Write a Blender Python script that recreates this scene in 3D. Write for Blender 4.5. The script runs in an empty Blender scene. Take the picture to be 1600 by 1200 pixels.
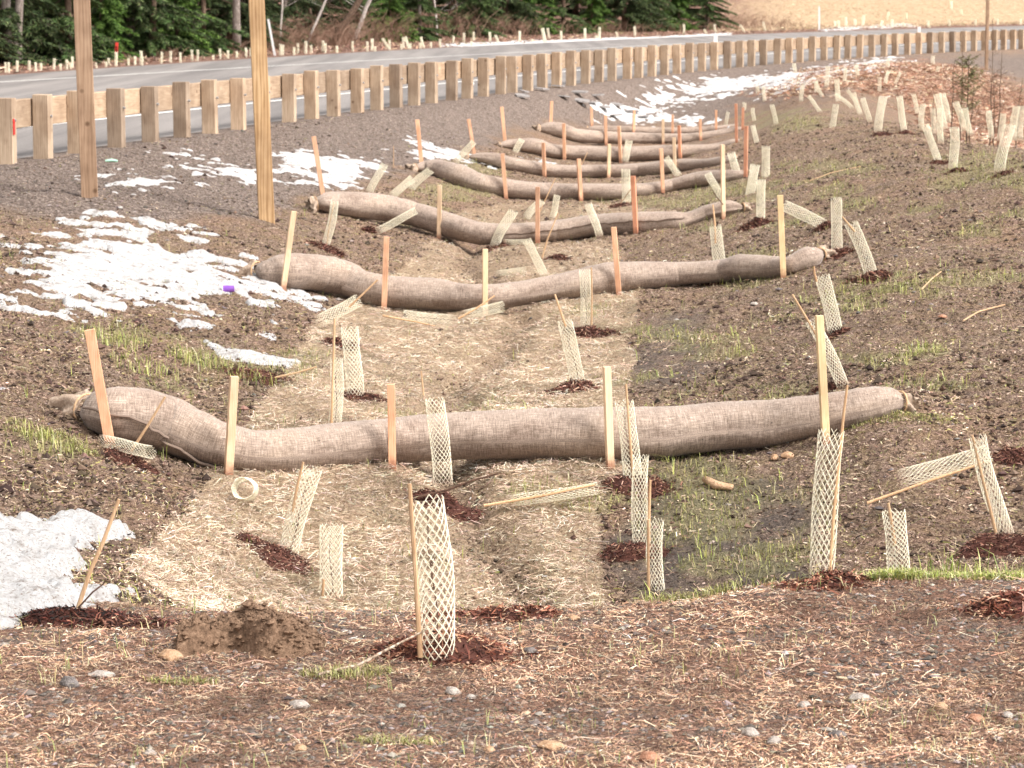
import bpy, math, random
import numpy as np
from mathutils import Vector, Matrix, Quaternion
random.seed(7); RNG = np.random.default_rng(11)

# ------------------------------------------------------------------ camera, sky, sun, exposure
F = 4500.0                       # focal length in pixels of the 1600 px wide photograph
TH = math.atan(600.0 / F)        # downward pitch
ZC = 3.5                         # camera height above datum
CT, ST = math.cos(TH), math.sin(TH)
sc = bpy.context.scene
COL = sc.collection
cam_d = bpy.data.cameras.new("camera"); cam = bpy.data.objects.new("camera", cam_d); COL.objects.link(cam)
cam.location = (0, 0, ZC); cam.rotation_euler = (math.pi / 2 - TH, 0, 0)
cam_d.sensor_width = 36.0; cam_d.lens = 36.0 * F / 1600.0
cam_d.clip_start = 0.5; cam_d.clip_end = 3000
cam_d.dof.use_dof = True; cam_d.dof.focus_distance = 15.0; cam_d.dof.aperture_fstop = 9.5
sc.camera = cam
SUN_EL, SUN_AZ = math.radians(50), math.radians(118)   # azimuth from +Y towards +X (right of and behind the camera)
w = bpy.data.worlds.new("World"); sc.world = w; w.use_nodes = True
nt = w.node_tree; bg = nt.nodes["Background"]
sky = nt.nodes.new("ShaderNodeTexSky"); sky.sky_type = 'NISHITA'; sky.sun_disc = False
sky.sun_elevation = SUN_EL; sky.sun_rotation = SUN_AZ; sky.air_density = 1.0; sky.dust_density = 4.0
hs = nt.nodes.new("ShaderNodeHueSaturation"); hs.inputs['Saturation'].default_value = 0.12
tint = nt.nodes.new("ShaderNodeMixRGB"); tint.blend_type = 'MULTIPLY'; tint.inputs[0].default_value = 1
tint.inputs[2].default_value = (1.0, 0.958, 0.935, 1)
nt.links.new(sky.outputs[0], hs.inputs['Color']); nt.links.new(hs.outputs[0], tint.inputs[1])
nt.links.new(tint.outputs[0], bg.inputs[0]); bg.inputs[1].default_value = 0.15
sun_d = bpy.data.lights.new("sun", 'SUN'); sun = bpy.data.objects.new("sun", sun_d); COL.objects.link(sun)
sun_d.energy = 2.0; sun_d.angle = math.radians(18); sun_d.color = (1.0, 0.948, 0.895)
sdir = Vector((math.sin(SUN_AZ) * math.cos(SUN_EL), math.cos(SUN_AZ) * math.cos(SUN_EL), math.sin(SUN_EL)))
sun.rotation_euler = sdir.to_track_quat('Z', 'Y').to_euler()
sc.view_settings.view_transform = 'Standard'; sc.view_settings.look = 'None'
sc.view_settings.exposure = 0.95; sc.view_settings.gamma = 1.0
sc.cycles.max_bounces = 5; sc.cycles.diffuse_bounces = 3; sc.cycles.transparent_max_bounces = 6

# ------------------------------------------------------------------ projection helpers
def rays(u, v):
    u = np.asarray(u, float); v = np.asarray(v, float)
    return (u - 800) / F, CT + ST * (600 - v) / F, -ST + CT * (600 - v) / F
def proj(X, Y, Z):
    zz = Z - ZC
    f = Y * CT - zz * ST; up = Y * ST + zz * CT
    return 800 + F * X / f, 600 - F * up / f
def at(u, v, Y):
    dx, dy, dz = rays(u, v); t = Y / dy
    return Vector((float(dx * t), float(Y), float(ZC + dz * t)))

# ------------------------------------------------------------------ noise
_TAB = np.random.default_rng(3).random((8, 256, 256))
def vnoise(x, y, s=0):
    T = _TAB[s % 8]; x = np.asarray(x, float) + 37.3 * s; y = np.asarray(y, float) + 11.7 * s
    xi = np.floor(x).astype(int); yi = np.floor(y).astype(int); fx = x - xi; fy = y - yi
    fx = fx * fx * (3 - 2 * fx); fy = fy * fy * (3 - 2 * fy)
    a = T[xi % 256, yi % 256]; b = T[(xi + 1) % 256, yi % 256]; c = T[xi % 256, (yi + 1) % 256]; d = T[(xi + 1) % 256, (yi + 1) % 256]
    return (a * (1 - fx) + b * fx) * (1 - fy) + (c * (1 - fx) + d * fx) * fy - 0.5
def fbm(x, y, o=4, s=0):
    r = 0; A = 1
    for k in range(o):
        r = r + A * vnoise(x * 2 ** k, y * 2 ** k, s + k); A *= 0.5
    return r
def sstep(a, b, x):
    t = np.clip((x - a) / (b - a), 0, 1); return t * t * (3 - 2 * t)

# ------------------------------------------------------------------ guardrail and road curves
GU = [3,64,120,184,238,288,332,376,413,454,489,523,559,589,619,646,673,704,728,753,780,798,822,845,867,890,913,934,955,979,997,1018,1038,1058,1078,1098,1117,1138,1158,1176,1195,1217,1235,1252,1271,1289,1308,1325,1343,1362,1380,1397,1416,1433,1450,1468,1485,1502,1519,1536,1553,1569,1586,1602,1618]
_mu = [3,64,184,238,332,454,559,619,646,704,753,780,822,867,913,955,997,1058,1078,1117,1158,1195,1235,1271,1308,1343,1380,1416,1586]
_mv = [261,246,229,223,207,191,176,170,166,159,153.5,149,141,137,134,128,121,114,111,107,105,103,100,96,92,90.5,88,87,78]
HR = 2.28                                    # road level below the camera
def plane_pt(u, v, h=HR):
    dx, dy, dz = rays(u, v); t = -h / dz; return dx * t, dy * t
class Curve:                                  # X as a smooth function of Y, straight beyond its ends
    def __init__(s, u, v, deg=3):
        X, Y = plane_pt(np.array(u, float), np.array(v, float)); s.y0, s.y1 = Y.min(), Y.max()
        s.p = np.polyfit(Y, X, deg); s.d = np.polyder(s.p)
    def x(s, Y):
        Yc = np.clip(Y, s.y0, s.y1); return np.polyval(s.p, Yc) + np.polyval(s.d, Yc) * (Y - Yc)
    def dx(s, Y): return np.polyval(s.d, np.clip(Y, s.y0, s.y1))
    def dist(s, X, Y): return (s.x(Y) - X) / np.sqrt(1 + s.dx(Y) ** 2)
_vp = np.polyfit(_mu, _mv, 3)
_gu = np.linspace(3, 1600, 60)
RAIL = Curve(_gu, np.polyval(_vp, _gu), 4)
NEARL = Curve([7,81,202,253,351,462,900,1087,1229,1465,1597], [203,194,182,175,167,157,111,93,82,69,62], 3)
FARL = Curve([0,540,1070,1300,1600], [131,94,69,58,44.5], 2)
FARE = Curve([0,270,540,1060,1300,1600], [117,100,84,57,49.5,40.5], 2)

# ------------------------------------------------------------------ terrain table: depth below camera at (pixel column, distance)
ST_ = {
 4:   [(-900,2.3),(2500,2.3)],
 9:   [(-900,2.42),(0,2.43),(2500,2.42)],
 11:  [(-900,2.5),(0,2.52),(800,2.52),(1600,2.44),(2500,2.4)],
 12:  [(-900,2.5),(0,2.56),(200,2.57),(400,2.56),(600,2.55),(1000,2.52),(1200,2.44),(1600,2.42),(2500,2.35)],
 14:  [(-900,2.6),(0,2.8),(200,2.95),(400,3.3),(600,3.4),(1000,3.4),(1200,3.1),(1400,2.95),(1600,2.95),(2500,2.6)],
 16:  [(-900,2.6),(0,3.0),(200,3.15),(400,3.6),(600,3.85),(1000,3.85),(1200,3.7),(1400,3.6),(1600,3.35),(2500,2.7)],
 18:  [(-900,2.55),(0,3.03),(200,3.28),(400,3.65),(500,3.8),(600,3.83),(800,3.8),(1000,3.82),(1200,3.75),(1400,3.6),(1600,3.55),(2500,2.8)],
 19.5:[(-900,2.5),(0,3.0),(200,3.27),(400,3.58),(600,3.65),(800,3.63),(1000,3.65),(1200,3.6),(1400,3.38),(1600,3.5),(2500,2.8)],
 21:  [(-900,2.45),(0,2.85),(100,3.02),(200,3.22),(300,3.36),(400,3.43),(600,3.42),(800,3.38),(1000,3.38),(1200,3.33),(1300,3.24),(1400,3.07),(1600,3.2),(2500,2.7)],
 26:  [(-900,2.35),(0,2.7),(200,2.95),(400,3.2),(600,3.4),(800,3.45),(1000,3.42),(1100,3.33),(1250,3.12),(1400,2.87),(1600,2.8),(2500,2.4)],
 31.7:[(-900,2.3),(0,2.53),(200,2.75),(390,3.02),(500,3.26),(600,3.4),(700,3.42),(800,3.37),(900,3.28),(1000,3.22),(1100,3.15),(1200,3.06),(1285,2.83),(1400,2.7),(1600,2.5),(2500,2.2)],
 36:  [(-900,2.28),(140,2.46),(300,2.6),(415,2.76),(500,3.0),(600,3.28),(700,3.38),(850,3.4),(1000,3.3),(1100,3.13),(1250,2.9),(1400,2.55),(1600,2.22),(2500,2.1)],
 40:  [(-900,2.28),(200,2.4),(400,2.72),(490,2.93),(600,3.15),(700,3.33),(770,3.4),(850,3.36),(950,3.28),(1050,3.17),(1100,3.02),(1160,2.89),(1250,2.74),(1400,2.4),(1490,2.36),(1600,2.15),(2500,2.4)],
 48:  [(-900,2.28),(300,2.3),(500,2.6),(640,2.86),(732,3.17),(800,3.32),(935,3.35),(1070,3.17),(1170,2.93),(1250,2.62),(1400,2.2),(1600,2.5),(2500,3.5)],
 54:  [(-900,2.28),(500,2.4),(650,2.7),(732,3.0),(800,3.2),(867,3.33),(970,3.35),(1060,3.24),(1160,2.88),(1250,2.47),(1400,2.25),(1600,3.1),(2500,4.5)],
 61:  [(-900,2.28),(600,2.35),(700,2.7),(780,3.1),(867,3.36),(969,3.43),(1060,3.36),(1158,3.0),(1250,2.4),(1330,2.4),(1400,2.7),(1600,3.6),(2500,5)],
 68:  [(-900,2.28),(700,2.4),(780,2.7),(841,3.0),(901,3.35),(1000,3.4),(1070,3.38),(1165,3.05),(1250,2.45),(1300,2.25),(1400,2.5),(1500,3.1),(1600,3.6),(2500,5.5)],
 74:  [(-900,2.28),(780,2.4),(850,2.7),(918,3.25),(1000,3.4),(1100,3.36),(1180,3.05),(1250,2.4),(1300,2.1),(1400,2.0),(1500,2.7),(1600,3.2),(2500,5.5)],
 80:  [(-900,2.28),(850,2.35),(950,2.8),(1050,2.95),(1150,2.8),(1230,2.35),(1300,2.0),(1400,1.8),(1500,2.15),(1600,2.8),(2500,5.5)],
 88:  [(-900,2.28),(950,2.3),(1050,2.6),(1150,2.5),(1300,2.15),(1400,1.9),(1500,2.1),(1600,2.5),(2500,5)],
 100: [(-900,2.28),(1100,2.4),(1300,2.28),(1400,2.18),(1600,2.45),(2500,4.5)],
 130: [(-900,2.28),(1400,2.28),(1600,2.35),(2500,4)],
 450: [(-900,2.28),(1400,2.28),(2500,4)],
}
AG = np.linspace(-0.55, 0.55, 551); LG = np.linspace(math.log(4), math.log(450), 700)
def _build():
    ys = sorted(ST_); rows = []
    k = np.exp(-0.5 * (np.arange(-9, 10) / 2.6) ** 2); k /= k.sum()
    for Y in ys:
        uu = np.array([p[0] for p in ST_[Y]], float); hh = [p[1] for p in ST_[Y]]
        r = np.interp(AG, (uu - 800) / F / 1.003, hh); r = np.convolve(np.pad(r, 9, mode='edge'), k, 'valid'); rows.append(r)
    rows = np.array(rows); ly = np.log(np.array(ys))
    T = np.empty((len(LG), len(AG)))
    for j in range(len(AG)): T[:, j] = np.interp(LG, ly, rows[:, j])
    k = np.exp(-0.5 * (np.arange(-9, 10) / 2.7) ** 2); k /= k.sum()
    Tp = np.pad(T, ((9, 9), (0, 0)), mode='edge'); out = np.zeros_like(T)
    for i, kk in enumerate(k): out += kk * Tp[i:i + len(LG)]
    return out
TT = _build()
def _samp(a, ly):
    x = np.clip((a - AG[0]) / (AG[1] - AG[0]), 0, len(AG) - 1.001); y = np.clip((ly - LG[0]) / (LG[1] - LG[0]), 0, len(LG) - 1.001)
    xi = x.astype(int); yi = y.astype(int); fx = x - xi; fy = y - yi
    return (TT[yi, xi] * (1 - fx) + TT[yi, xi + 1] * fx) * (1 - fy) + (TT[yi + 1, xi] * (1 - fx) + TT[yi + 1, xi + 1] * fx) * fy
def ground_base(X, Y):
    X = np.asarray(X, float); Y = np.asarray(Y, float); Ys = np.maximum(Y, 3)
    h = _samp(X / Ys, np.log(Ys))
    d = RAIL.dist(X, Y)
    h = h + (HR - 0.006 - h) * sstep(-1.7, -0.1, d)
    h = h + 0.06 * sstep(0.3, 1.0, d)
    e = FARE.dist(X, Y); u = 800 + F * X / Ys
    h = h - 0.06 * sstep(0, 0.6, e)
    e0 = 4 + 9 * np.clip(u / 1000, 0, 1)
    h = h - np.clip(e - e0, 0, 400) * (0.14 + 0.03 * vnoise(X * .03, Y * .03, 2)) * sstep(0, 8, e - e0 + 2)
    return ZC - h
def groove(X, Y):
    xc = -.25 + .35 * np.sin(Y * .42 + 1.1) + .25 * vnoise(Y * .9, Y * 0, 2)
    return np.exp(-((X - xc) / .2) ** 2) * sstep(14.5, 16, Y) * sstep(50, 44, Y) * (.6 + .9 * vnoise(X * .5 + 3, Y * 1.1, 6) + .3)
def micro(X, Y):
    d = RAIL.dist(X, Y); soft = sstep(0.3, -0.8, d) + sstep(0.3, 1.5, FARE.dist(X, Y))
    n = 0.05 * fbm(X * 0.9, Y * 0.9, 2, 1) + 0.038 * fbm(X * 4.5, Y * 4.5, 3, 2) + 0.03 * np.abs(fbm(X * 11, Y * 11, 3, 5)) * sstep(12, 13, Y)+ 0.012 * np.abs(fbm(X * 22, Y * 22, 2, 5))
    mound = 0.08 * fbm(X * 1.5 + 9, Y * .8, 3, 6) * sstep(14, 17, Y) * sstep(60, 40, Y)
    mound = mound - .15 * groove(X, Y)
    return (n + mound) * np.clip(soft, 0, 1) * (1 - 0.45 * sstep(13, 11.5, Y))
def gz(X, Y):
    return ground_base(X, Y) + micro(X, Y)
_YS = np.exp(np.linspace(math.log(5), math.log(420), 5200))
def hit(u, v, ymin=5.0, ymax=420.):
    """first point of the terrain seen through pixel (u, v)"""
    dx, dy, dz = rays(u, v); t = _YS / dy; X = dx * t; Z = ZC + dz * t
    b = (Z - gz(X, _YS) <= 0) & (_YS > ymin)
    i = int(np.argmax(b)) if b.any() else len(_YS) - 1
    Y = _YS[i]; X = float(X[i]); return Vector((X, float(Y), float(gz(X, Y))))
def onz(X, Y, dz=0.0): return Vector((X, Y, float(gz(X, Y)) + dz))

# ------------------------------------------------------------------ polygons in the plane of the ground, given by where they show
def sdf(poly, u, v, vs=2.6):
    """positive inside, pixel units, v stretched because the ground is foreshortened"""
    P = np.array(poly, float); P = P * [1, vs]; x = np.asarray(u); y = np.asarray(v) * vs
    d = np.full(np.shape(x), 1e9); ins = np.zeros(np.shape(x), bool); n = len(P)
    for i in range(n):
        a = P[i]; b = P[(i + 1) % n]; ab = b - a
        t = np.clip(((x - a[0]) * ab[0] + (y - a[1]) * ab[1]) / max(ab @ ab, 1e-9), 0, 1)
        d = np.minimum(d, np.hypot(x - a[0] - t * ab[0], y - a[1] - t * ab[1]))
        c = ((a[1] > y) != (b[1] > y)) & (x < (b[0] - a[0]) * (y - a[1]) / (b[1] - a[1] + 1e-12) + a[0]); ins ^= c
    return np.where(ins, d, -d)
BLANKET = [
 ([(150,960),(190,900),(240,845),(290,790),(340,725),(420,690),(620,680),(980,680),(958,760),(940,830),(952,940),(960,1010),(560,1080),(180,1000)], 15.2, 21.6),
 ([(350,740),(385,660),(400,640),(440,575),(470,535),(500,498),(560,470),(600,455),(760,455),(985,446),(992,470),(988,560),(975,640),(985,740)], 20.9, 31.9),
 ([(560,480),(600,440),(640,400),(675,370),(760,378),(900,372),(960,380),(985,420),(1000,480)], 31.5, 40),
 ([(700,365),(720,330),(760,318),(960,318),(1050,330),(1000,360)], 39, 49),
 ([(850,300),(870,285),(1040,282),(1050,300)], 47.5, 55),
]
GRAVEL = [(-300,420),(0,330),(250,350),(420,340),(480,300),(640,262),(760,225),(850,190),(960,198),(1120,190),(1230,152),(1290,150),(1330,135),(1390,115),(1440,100),(1600,125),(2300,150),(2300,60),(1000,100),(700,140),(-300,180)]
RED = [(1180,150),(1250,118),(1380,100),(1440,95),(1520,108),(1600,150),(1900,230),(1900,330),(1600,260),(1490,215),(1440,190),(1400,150),(1330,140)]
MUD = [(950,720),(1010,725),(1150,730),(1260,760),(1250,900),(1190,960),(1100,980),(950,960),(935,840)]
MUD2 = [(985,520),(1080,500),(1120,560),(1080,600),(1010,600),(980,590)]
MOSS = [((1060,500),(70,26)),((1130,440),(60,8)),((1200,330),(60,24)),((1090,300),(60,14)),((1010,590),(40,12)),((1240,610),(60,10)),((1360,560),(50,12)),((1520,440),(70,14)),((1300,300),(40,12)),((1450,330),(50,10)),((980,770),(40,10)),((1120,830),(60,30)),((1150,780),(50,14)),((1170,300),(80,22)),((1240,190),(60,14)),((1040,495),(50,20)),((180,540),(60,22)),((310,570),(70,28)),((420,560),(70,20)),((1120,330),(90,22)),((1270,262),(60,10)),((1330,265),(50,9)),((1410,445),(70,16)),((1340,320),(30,9)),
        ((1470,600),(60,8)),((700,345),(60,16)),((760,262),(60,10)),((600,325),(60,12)),((80,690),(60,20)),((1020,655),(60,14)),((1160,610),(90,14)),((480,655),(80,10)),((1440,548),(28,8)),((1320,470),(60,14)),((1190,880),(80,30)),
        ((1480,905),(120,12)),((1080,950),(60,9)),((640,650),(50,8)),((1010,310),(60,12)),((1500,250),(60,8)),((850,775),(70,20)),((940,490),(60,14)),((1550,360),(70,12)),((1190,650),(60,12)),((780,640),(60,14)),((1100,540),(70,22)),((700,300),(60,12))]

def zones(X, Y, Z):
    u, v = proj(X, Y, Z); n = fbm(X * 1.6, Y * 1.6, 3, 3); n2 = fbm(X * 6, Y * 6, 2, 1)
    z = {}
    bl = np.zeros_like(X)
    for poly, y0, y1 in BLANKET:
        s = sdf(poly, u, v, 1.6) + n * 22 + n2 * 8
        bl = np.maximum(bl, sstep(-4, 8, s) * ((Y > y0) & (Y < y1)))
    z['straw'] = bl * (1 - .6 * np.clip(groove(X, Y) + .8 * n2 * groove(X, Y), 0, 1)) * (1 - 0.45 * sstep(33, 40, Y))
    z['gravel'] = sstep(-25, 25, sdf(GRAVEL, u, v) + n * 50) * (Y > 24)
    z['bench'] = sstep(12.9, 12.2, Y + n * 0.5)
    z['red'] = sstep(-20, 20, sdf(RED, u, v) + n * 60) * (Y > 58)
    z['mud'] = np.maximum(sstep(-20, 30, sdf(MUD, u, v, 1.4) + n * 90) * ((Y > 12.6) & (Y < 21.2)), sstep(-15, 15, sdf(MUD2, u, v, 1.4) + n * 60) * ((Y > 22) & (Y < 30)) * 0.8)
    m = np.zeros_like(X)
    for (cu, cv), (ru, rv) in MOSS:
        q = ((u - cu) / ru) ** 2 * .8 + ((v - cv) / rv) ** 2 * .8
        m = np.maximum(m, sstep(1.0, 0.25, q + n * 3.2 + n2 * 1.6) * .8)
    m = np.maximum(m, .85 * sstep(.16, .34, fbm(X * .55 + 4, Y * .32, 4, 5)) * (sstep(40, 60, v - 180) * sstep(950, 1100, u)) * (bl < .3))
    z['moss'] = m * (Y > 12)
    e = FARE.dist(X, Y)
    z['verge'] = sstep(0, 0.5, e)
    z['tan'] = z['verge'] * sstep(0.066, 0.098, X / Y + n * 0.01) * sstep(1, 5, e - 5)
    return u, v, z

# ------------------------------------------------------------------ node helpers
def mat(name):
    m = bpy.data.materials.new(name); m.use_nodes = True; t = m.node_tree
    b = t.nodes["Principled BSDF"]; b.inputs['Roughness'].default_value = 0.85
    b.inputs['Specular IOR Level'].default_value = 0.25
    return m, t, b
def N(t, kind, **kw):
    n = t.nodes.new(kind)
    for k, v in kw.items():
        if k in n.inputs: n.inputs[k].default_value = v
        else: setattr(n, k, v)
    return n
def L(t, a, b): t.links.new(a, b)
def noise(t, vec, scale, detail=4, rough=0.6, dist=0.0):
    n = N(t, "ShaderNodeTexNoise"); n.inputs['Scale'].default_value = scale; n.inputs['Detail'].default_value = detail
    n.inputs['Roughness'].default_value = rough; n.inputs['Distortion'].default_value = dist
    if vec is not None: L(t, vec, n.inputs['Vector'])
    return n.outputs['Fac']
def ramp(t, fac, stops, interp='LINEAR'):
    r = N(t, "ShaderNodeValToRGB"); cr = r.color_ramp; cr.interpolation = interp
    while len(cr.elements) > 1: cr.elements.remove(cr.elements[-1])
    cr.elements[0].position = stops[0][0]; cr.elements[0].color = (*stops[0][1], 1)
    for p, c in stops[1:]:
        e = cr.elements.new(p); e.color = (*c, 1)
    L(t, fac, r.inputs[0]); return r.outputs[0]
def mix(t, fac, a, b, mode='MIX'):
    n = N(t, "ShaderNodeMixRGB"); n.blend_type = mode
    for s, val in ((0, fac), (1, a), (2, b)):
        if isinstance(val, (int, float)): n.inputs[s].default_value = val
        elif isinstance(val, tuple): n.inputs[s].default_value = (*val, 1)
        else: L(t, val, n.inputs[s])
    return n.outputs[0]
def math_(t, op, a, b=0.0):
    n = N(t, "ShaderNodeMath"); n.operation = op
    for s, val in ((0, a), (1, b)):
        if isinstance(val, (int, float)): n.inputs[s].default_value = val
        else: L(t, val, n.inputs[s])
    return n.outputs[0]
def bump(t, b, h, strength, dist):
    n = N(t, "ShaderNodeBump"); n.inputs['Strength'].default_value = strength; n.inputs['Distance'].default_value = dist
    L(t, h, n.inputs['Height']); L(t, n.outputs[0], b.inputs['Normal'])
def objvec(t, scale=(1, 1, 1), which='Object'):
    tc = N(t, "ShaderNodeTexCoord"); mp = N(t, "ShaderNodeMapping"); mp.inputs['Scale'].default_value = scale
    L(t, tc.outputs[which], mp.inputs[0]); return mp.outputs[0]
def attr(t, name):
    a = N(t, "ShaderNodeAttribute"); a.attribute_name = name; return a

# ground
def ground_material():
    m, t, b = mat("ground_soil")
    g = N(t, "ShaderNodeNewGeometry"); vec = g.outputs['Position']
    za, zb, zc = attr(t, 'zone_a'), attr(t, 'zone_b'), attr(t, 'zone_c')
    sa = N(t, "ShaderNodeSeparateColor"); L(t, za.outputs['Color'], sa.inputs[0])
    sb = N(t, "ShaderNodeSeparateColor"); L(t, zb.outputs['Color'], sb.inputs[0])
    s3 = N(t, "ShaderNodeSeparateColor"); L(t, zc.outputs['Color'], s3.inputs[0])
    big = noise(t, vec, 0.7, 3); med = noise(t, vec, 7, 5, 0.7); fine = noise(t, vec, 38, 4, 0.75); vf = noise(t, vec, 110, 3, 0.7)
    fm = math_(t, 'ADD', math_(t, 'MULTIPLY', fine, 0.55), math_(t, 'MULTIPLY', vf, 0.45))
    soil = ramp(t, fm, [(0.36, (0.035, 0.022, 0.017)), (0.45, (0.14, 0.092, 0.070)), (0.53, (0.28, 0.195, 0.15)), (0.62, (0.55, 0.43, 0.34))])
    soil = mix(t, ramp(t, med, [(0.42, (0, 0, 0)), (0.62, (0.75, 0.75, 0.75))]), soil, mix(t, 1.0, soil, (1.0, 1.03, 0.76), 'MULTIPLY'))
    soil = mix(t, ramp(t, big, [(0.4, (0, 0, 0)), (0.65, (1, 1, 1))]), soil, mix(t, 1.0, soil, (1.1, 1.02, 0.98), 'MULTIPLY'))
    vo = N(t, "ShaderNodeTexVoronoi"); vo.inputs['Scale'].default_value = 45; L(t, vec, vo.inputs['Vector'])
    sv = N(t, "ShaderNodeSeparateColor"); L(t, vo.outputs['Color'], sv.inputs[0])
    grav = ramp(t, math_(t, 'ADD', math_(t, 'MULTIPLY', sv.outputs[0], 0.6), math_(t, 'MULTIPLY', vf, 0.4)),
                [(0.25, (0.075, 0.056, 0.046)), (0.5, (0.19, 0.145, 0.12)), (0.7, (0.31, 0.245, 0.205)), (0.88, (0.52, 0.44, 0.38))])
    bench = ramp(t, fm, [(0.36, (0.04, 0.03, 0.026)), (0.47, (0.14, 0.10, 0.083)), (0.56, (0.30, 0.205, 0.155)), (0.68, (0.52, 0.39, 0.30))])
    bench = mix(t, ramp(t, med, [(0.40, (0, 0, 0)), (0.52, (1, 1, 1))]), bench, mix(t, 0.8, bench, (1.15, 0.88, 0.75), 'MULTIPLY'))
    straw = ramp(t, fm, [(0.35, (0.13, 0.088, 0.055)), (0.44, (0.32, 0.225, 0.145)), (0.54, (0.50, 0.375, 0.25)), (0.65, (0.72, 0.58, 0.42))])
    straw = mix(t, ramp(t, noise(t, vec, 1.7, 4, .65), [(0.36, (.9, .9, .9)), (0.48, (0, 0, 0))]), straw, mix(t, 1.0, straw, (0.60, 0.62, 0.57), 'MULTIPLY'))
    red = ramp(t, noise(t, vec, 5, 8, .82), [(0.38, (0.10, 0.055, 0.036)), (0.47, (0.24, 0.125, 0.08)), (0.56, (0.38, 0.22, 0.145)), (0.66, (0.58, 0.44, 0.33))])
    mud = ramp(t, fm, [(0.36, (0.03, 0.022, 0.018)), (0.50, (0.105, 0.080, 0.066)), (0.66, (0.26, 0.20, 0.155))])
    moss = ramp(t, fm, [(0.36, (0.09, 0.085, 0.035)), (0.5, (0.27, 0.255, 0.115)), (0.64, (0.50, 0.47, 0.26))])
    verge = ramp(t, fm, [(0.35, (0.07, 0.035, 0.025)), (0.5, (0.20, 0.11, 0.08)), (0.66, (0.34, 0.22, 0.16))])
    tn = ramp(t, noise(t, vec, 1.8, 8, 0.78), [(0.33, (0.20, 0.13, 0.075)), (0.47, (0.38, 0.27, 0.165)), (0.57, (0.50, 0.375, 0.24)), (0.68, (0.62, 0.49, 0.34))])
    c = mix(t, sa.outputs[1], soil, grav)
    c = mix(t, sa.outputs[2], c, bench)
    c = mix(t, sb.outputs[0], c, red)
    c = mix(t, math_(t, 'MULTIPLY', sb.outputs[1], ramp(t, noise(t, vec, 2.5, 4, .7), [(.38, (.25, .25, .25)), (.55, (1, 1, 1))])), c, mud)
    c = mix(t, sa.outputs[0], c, straw)
    c = mix(t, math_(t, 'MULTIPLY', sb.outputs[2], 0.55), c, moss)
    c = mix(t, s3.outputs[0], c, verge); c = mix(t, s3.outputs[1], c, tn)
    L(t, c, b.inputs['Base Color'])
    wet = math_(t, 'MULTIPLY', sb.outputs[1], ramp(t, med, [(0.42, (0, 0, 0)), (0.52, (1, 1, 1))]))
    rr = math_(t, 'SUBTRACT', 0.92, math_(t, 'MULTIPLY', wet, 0.45)); L(t, rr, b.inputs['Roughness'])
    bump(t, b, fm, 1.0, 0.05)
    return m

def build_mesh(name, V, FC, m=None, cols=None, uv=None, smooth=False, parent=None, link=True):
    """V (n,3); FC = list of arrays of faces (k,3) or (k,4); cols per-vertex rgb"""
    me = bpy.data.meshes.new(name); V = np.asarray(V, np.float32)
    me.vertices.add(len(V)); me.vertices.foreach_set('co', V.ravel())
    FC = [np.asarray(f, np.int32) for f in FC if len(f)]
    loops = np.concatenate([f.ravel() for f in FC]); sizes = np.concatenate([np.full(len(f), f.shape[1]) for f in FC])
    me.loops.add(len(loops)); me.loops.foreach_set('vertex_index', loops.astype(np.int32))
    me.polygons.add(len(sizes)); st = np.concatenate([[0], np.cumsum(sizes)[:-1]])
    me.polygons.foreach_set('loop_start', st.astype(np.int32)); me.polygons.foreach_set('loop_total', sizes.astype(np.int32))
    me.polygons.foreach_set('use_smooth', np.full(len(sizes), smooth))
    me.update(calc_edges=True)
    def addc(nm, C):
        a = me.attributes.new(nm, 'FLOAT_COLOR', 'POINT'); C = np.asarray(C, np.float32)
        if C.shape[1] == 3: C = np.concatenate([C, np.ones((len(C), 1), np.float32)], 1)
        a.data.foreach_set('color', C.ravel())
    if cols is not None:
        if isinstance(cols, dict):
            for k, c in cols.items(): addc(k, c)
        else: addc('col', cols)
    if uv is not None:
        a = me.attributes.new('wuv', 'FLOAT_VECTOR', 'POINT'); a.data.foreach_set('vector', np.asarray(uv, np.float32).ravel())
    if m: me.materials.append(m)
    if not link: return me
    o = bpy.data.objects.new(name, me); COL.objects.link(o)
    if parent is not None: o.parent = parent
    return o
LABELS = {}
def tag(o, label=None, cat=None, group=None, kind=None):
    if label:
        if label in LABELS and not (group and group.startswith('alike')): print("DUPLICATE LABEL", label)
        LABELS[label] = 1; o['label'] = label
    if cat: o['category'] = cat
    if group: o['group'] = group
    if kind: o['kind'] = kind
    return o
def empty(name, loc):
    o = bpy.data.objects.new(name, None); o.empty_display_size = 0.1; COL.objects.link(o); o.location = loc; return o
def ordinal(n):
    S = ['zeroth', 'first', 'second', 'third', 'fourth', 'fifth', 'sixth', 'seventh', 'eighth', 'ninth', 'tenth', 'eleventh', 'twelfth', 'thirteenth',
         'fourteenth', 'fifteenth', 'sixteenth', 'seventeenth', 'eighteenth', 'nineteenth', 'twentieth']
    if n < len(S): return S[n]
    return {2: 'twenty', 3: 'thirty', 4: 'forty'}[n // 10] + '-' + S[n % 10]
def gridfaces(r, c, wrap=False):
    i = np.arange(r - 1)[:, None]; j = np.arange(c if wrap else c - 1)[None, :]; j2 = (j + 1) % c
    return np.stack([i * c + j, i * c + j2, (i + 1) * c + j2, (i + 1) * c + j], -1).reshape(-1, 4)

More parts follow.
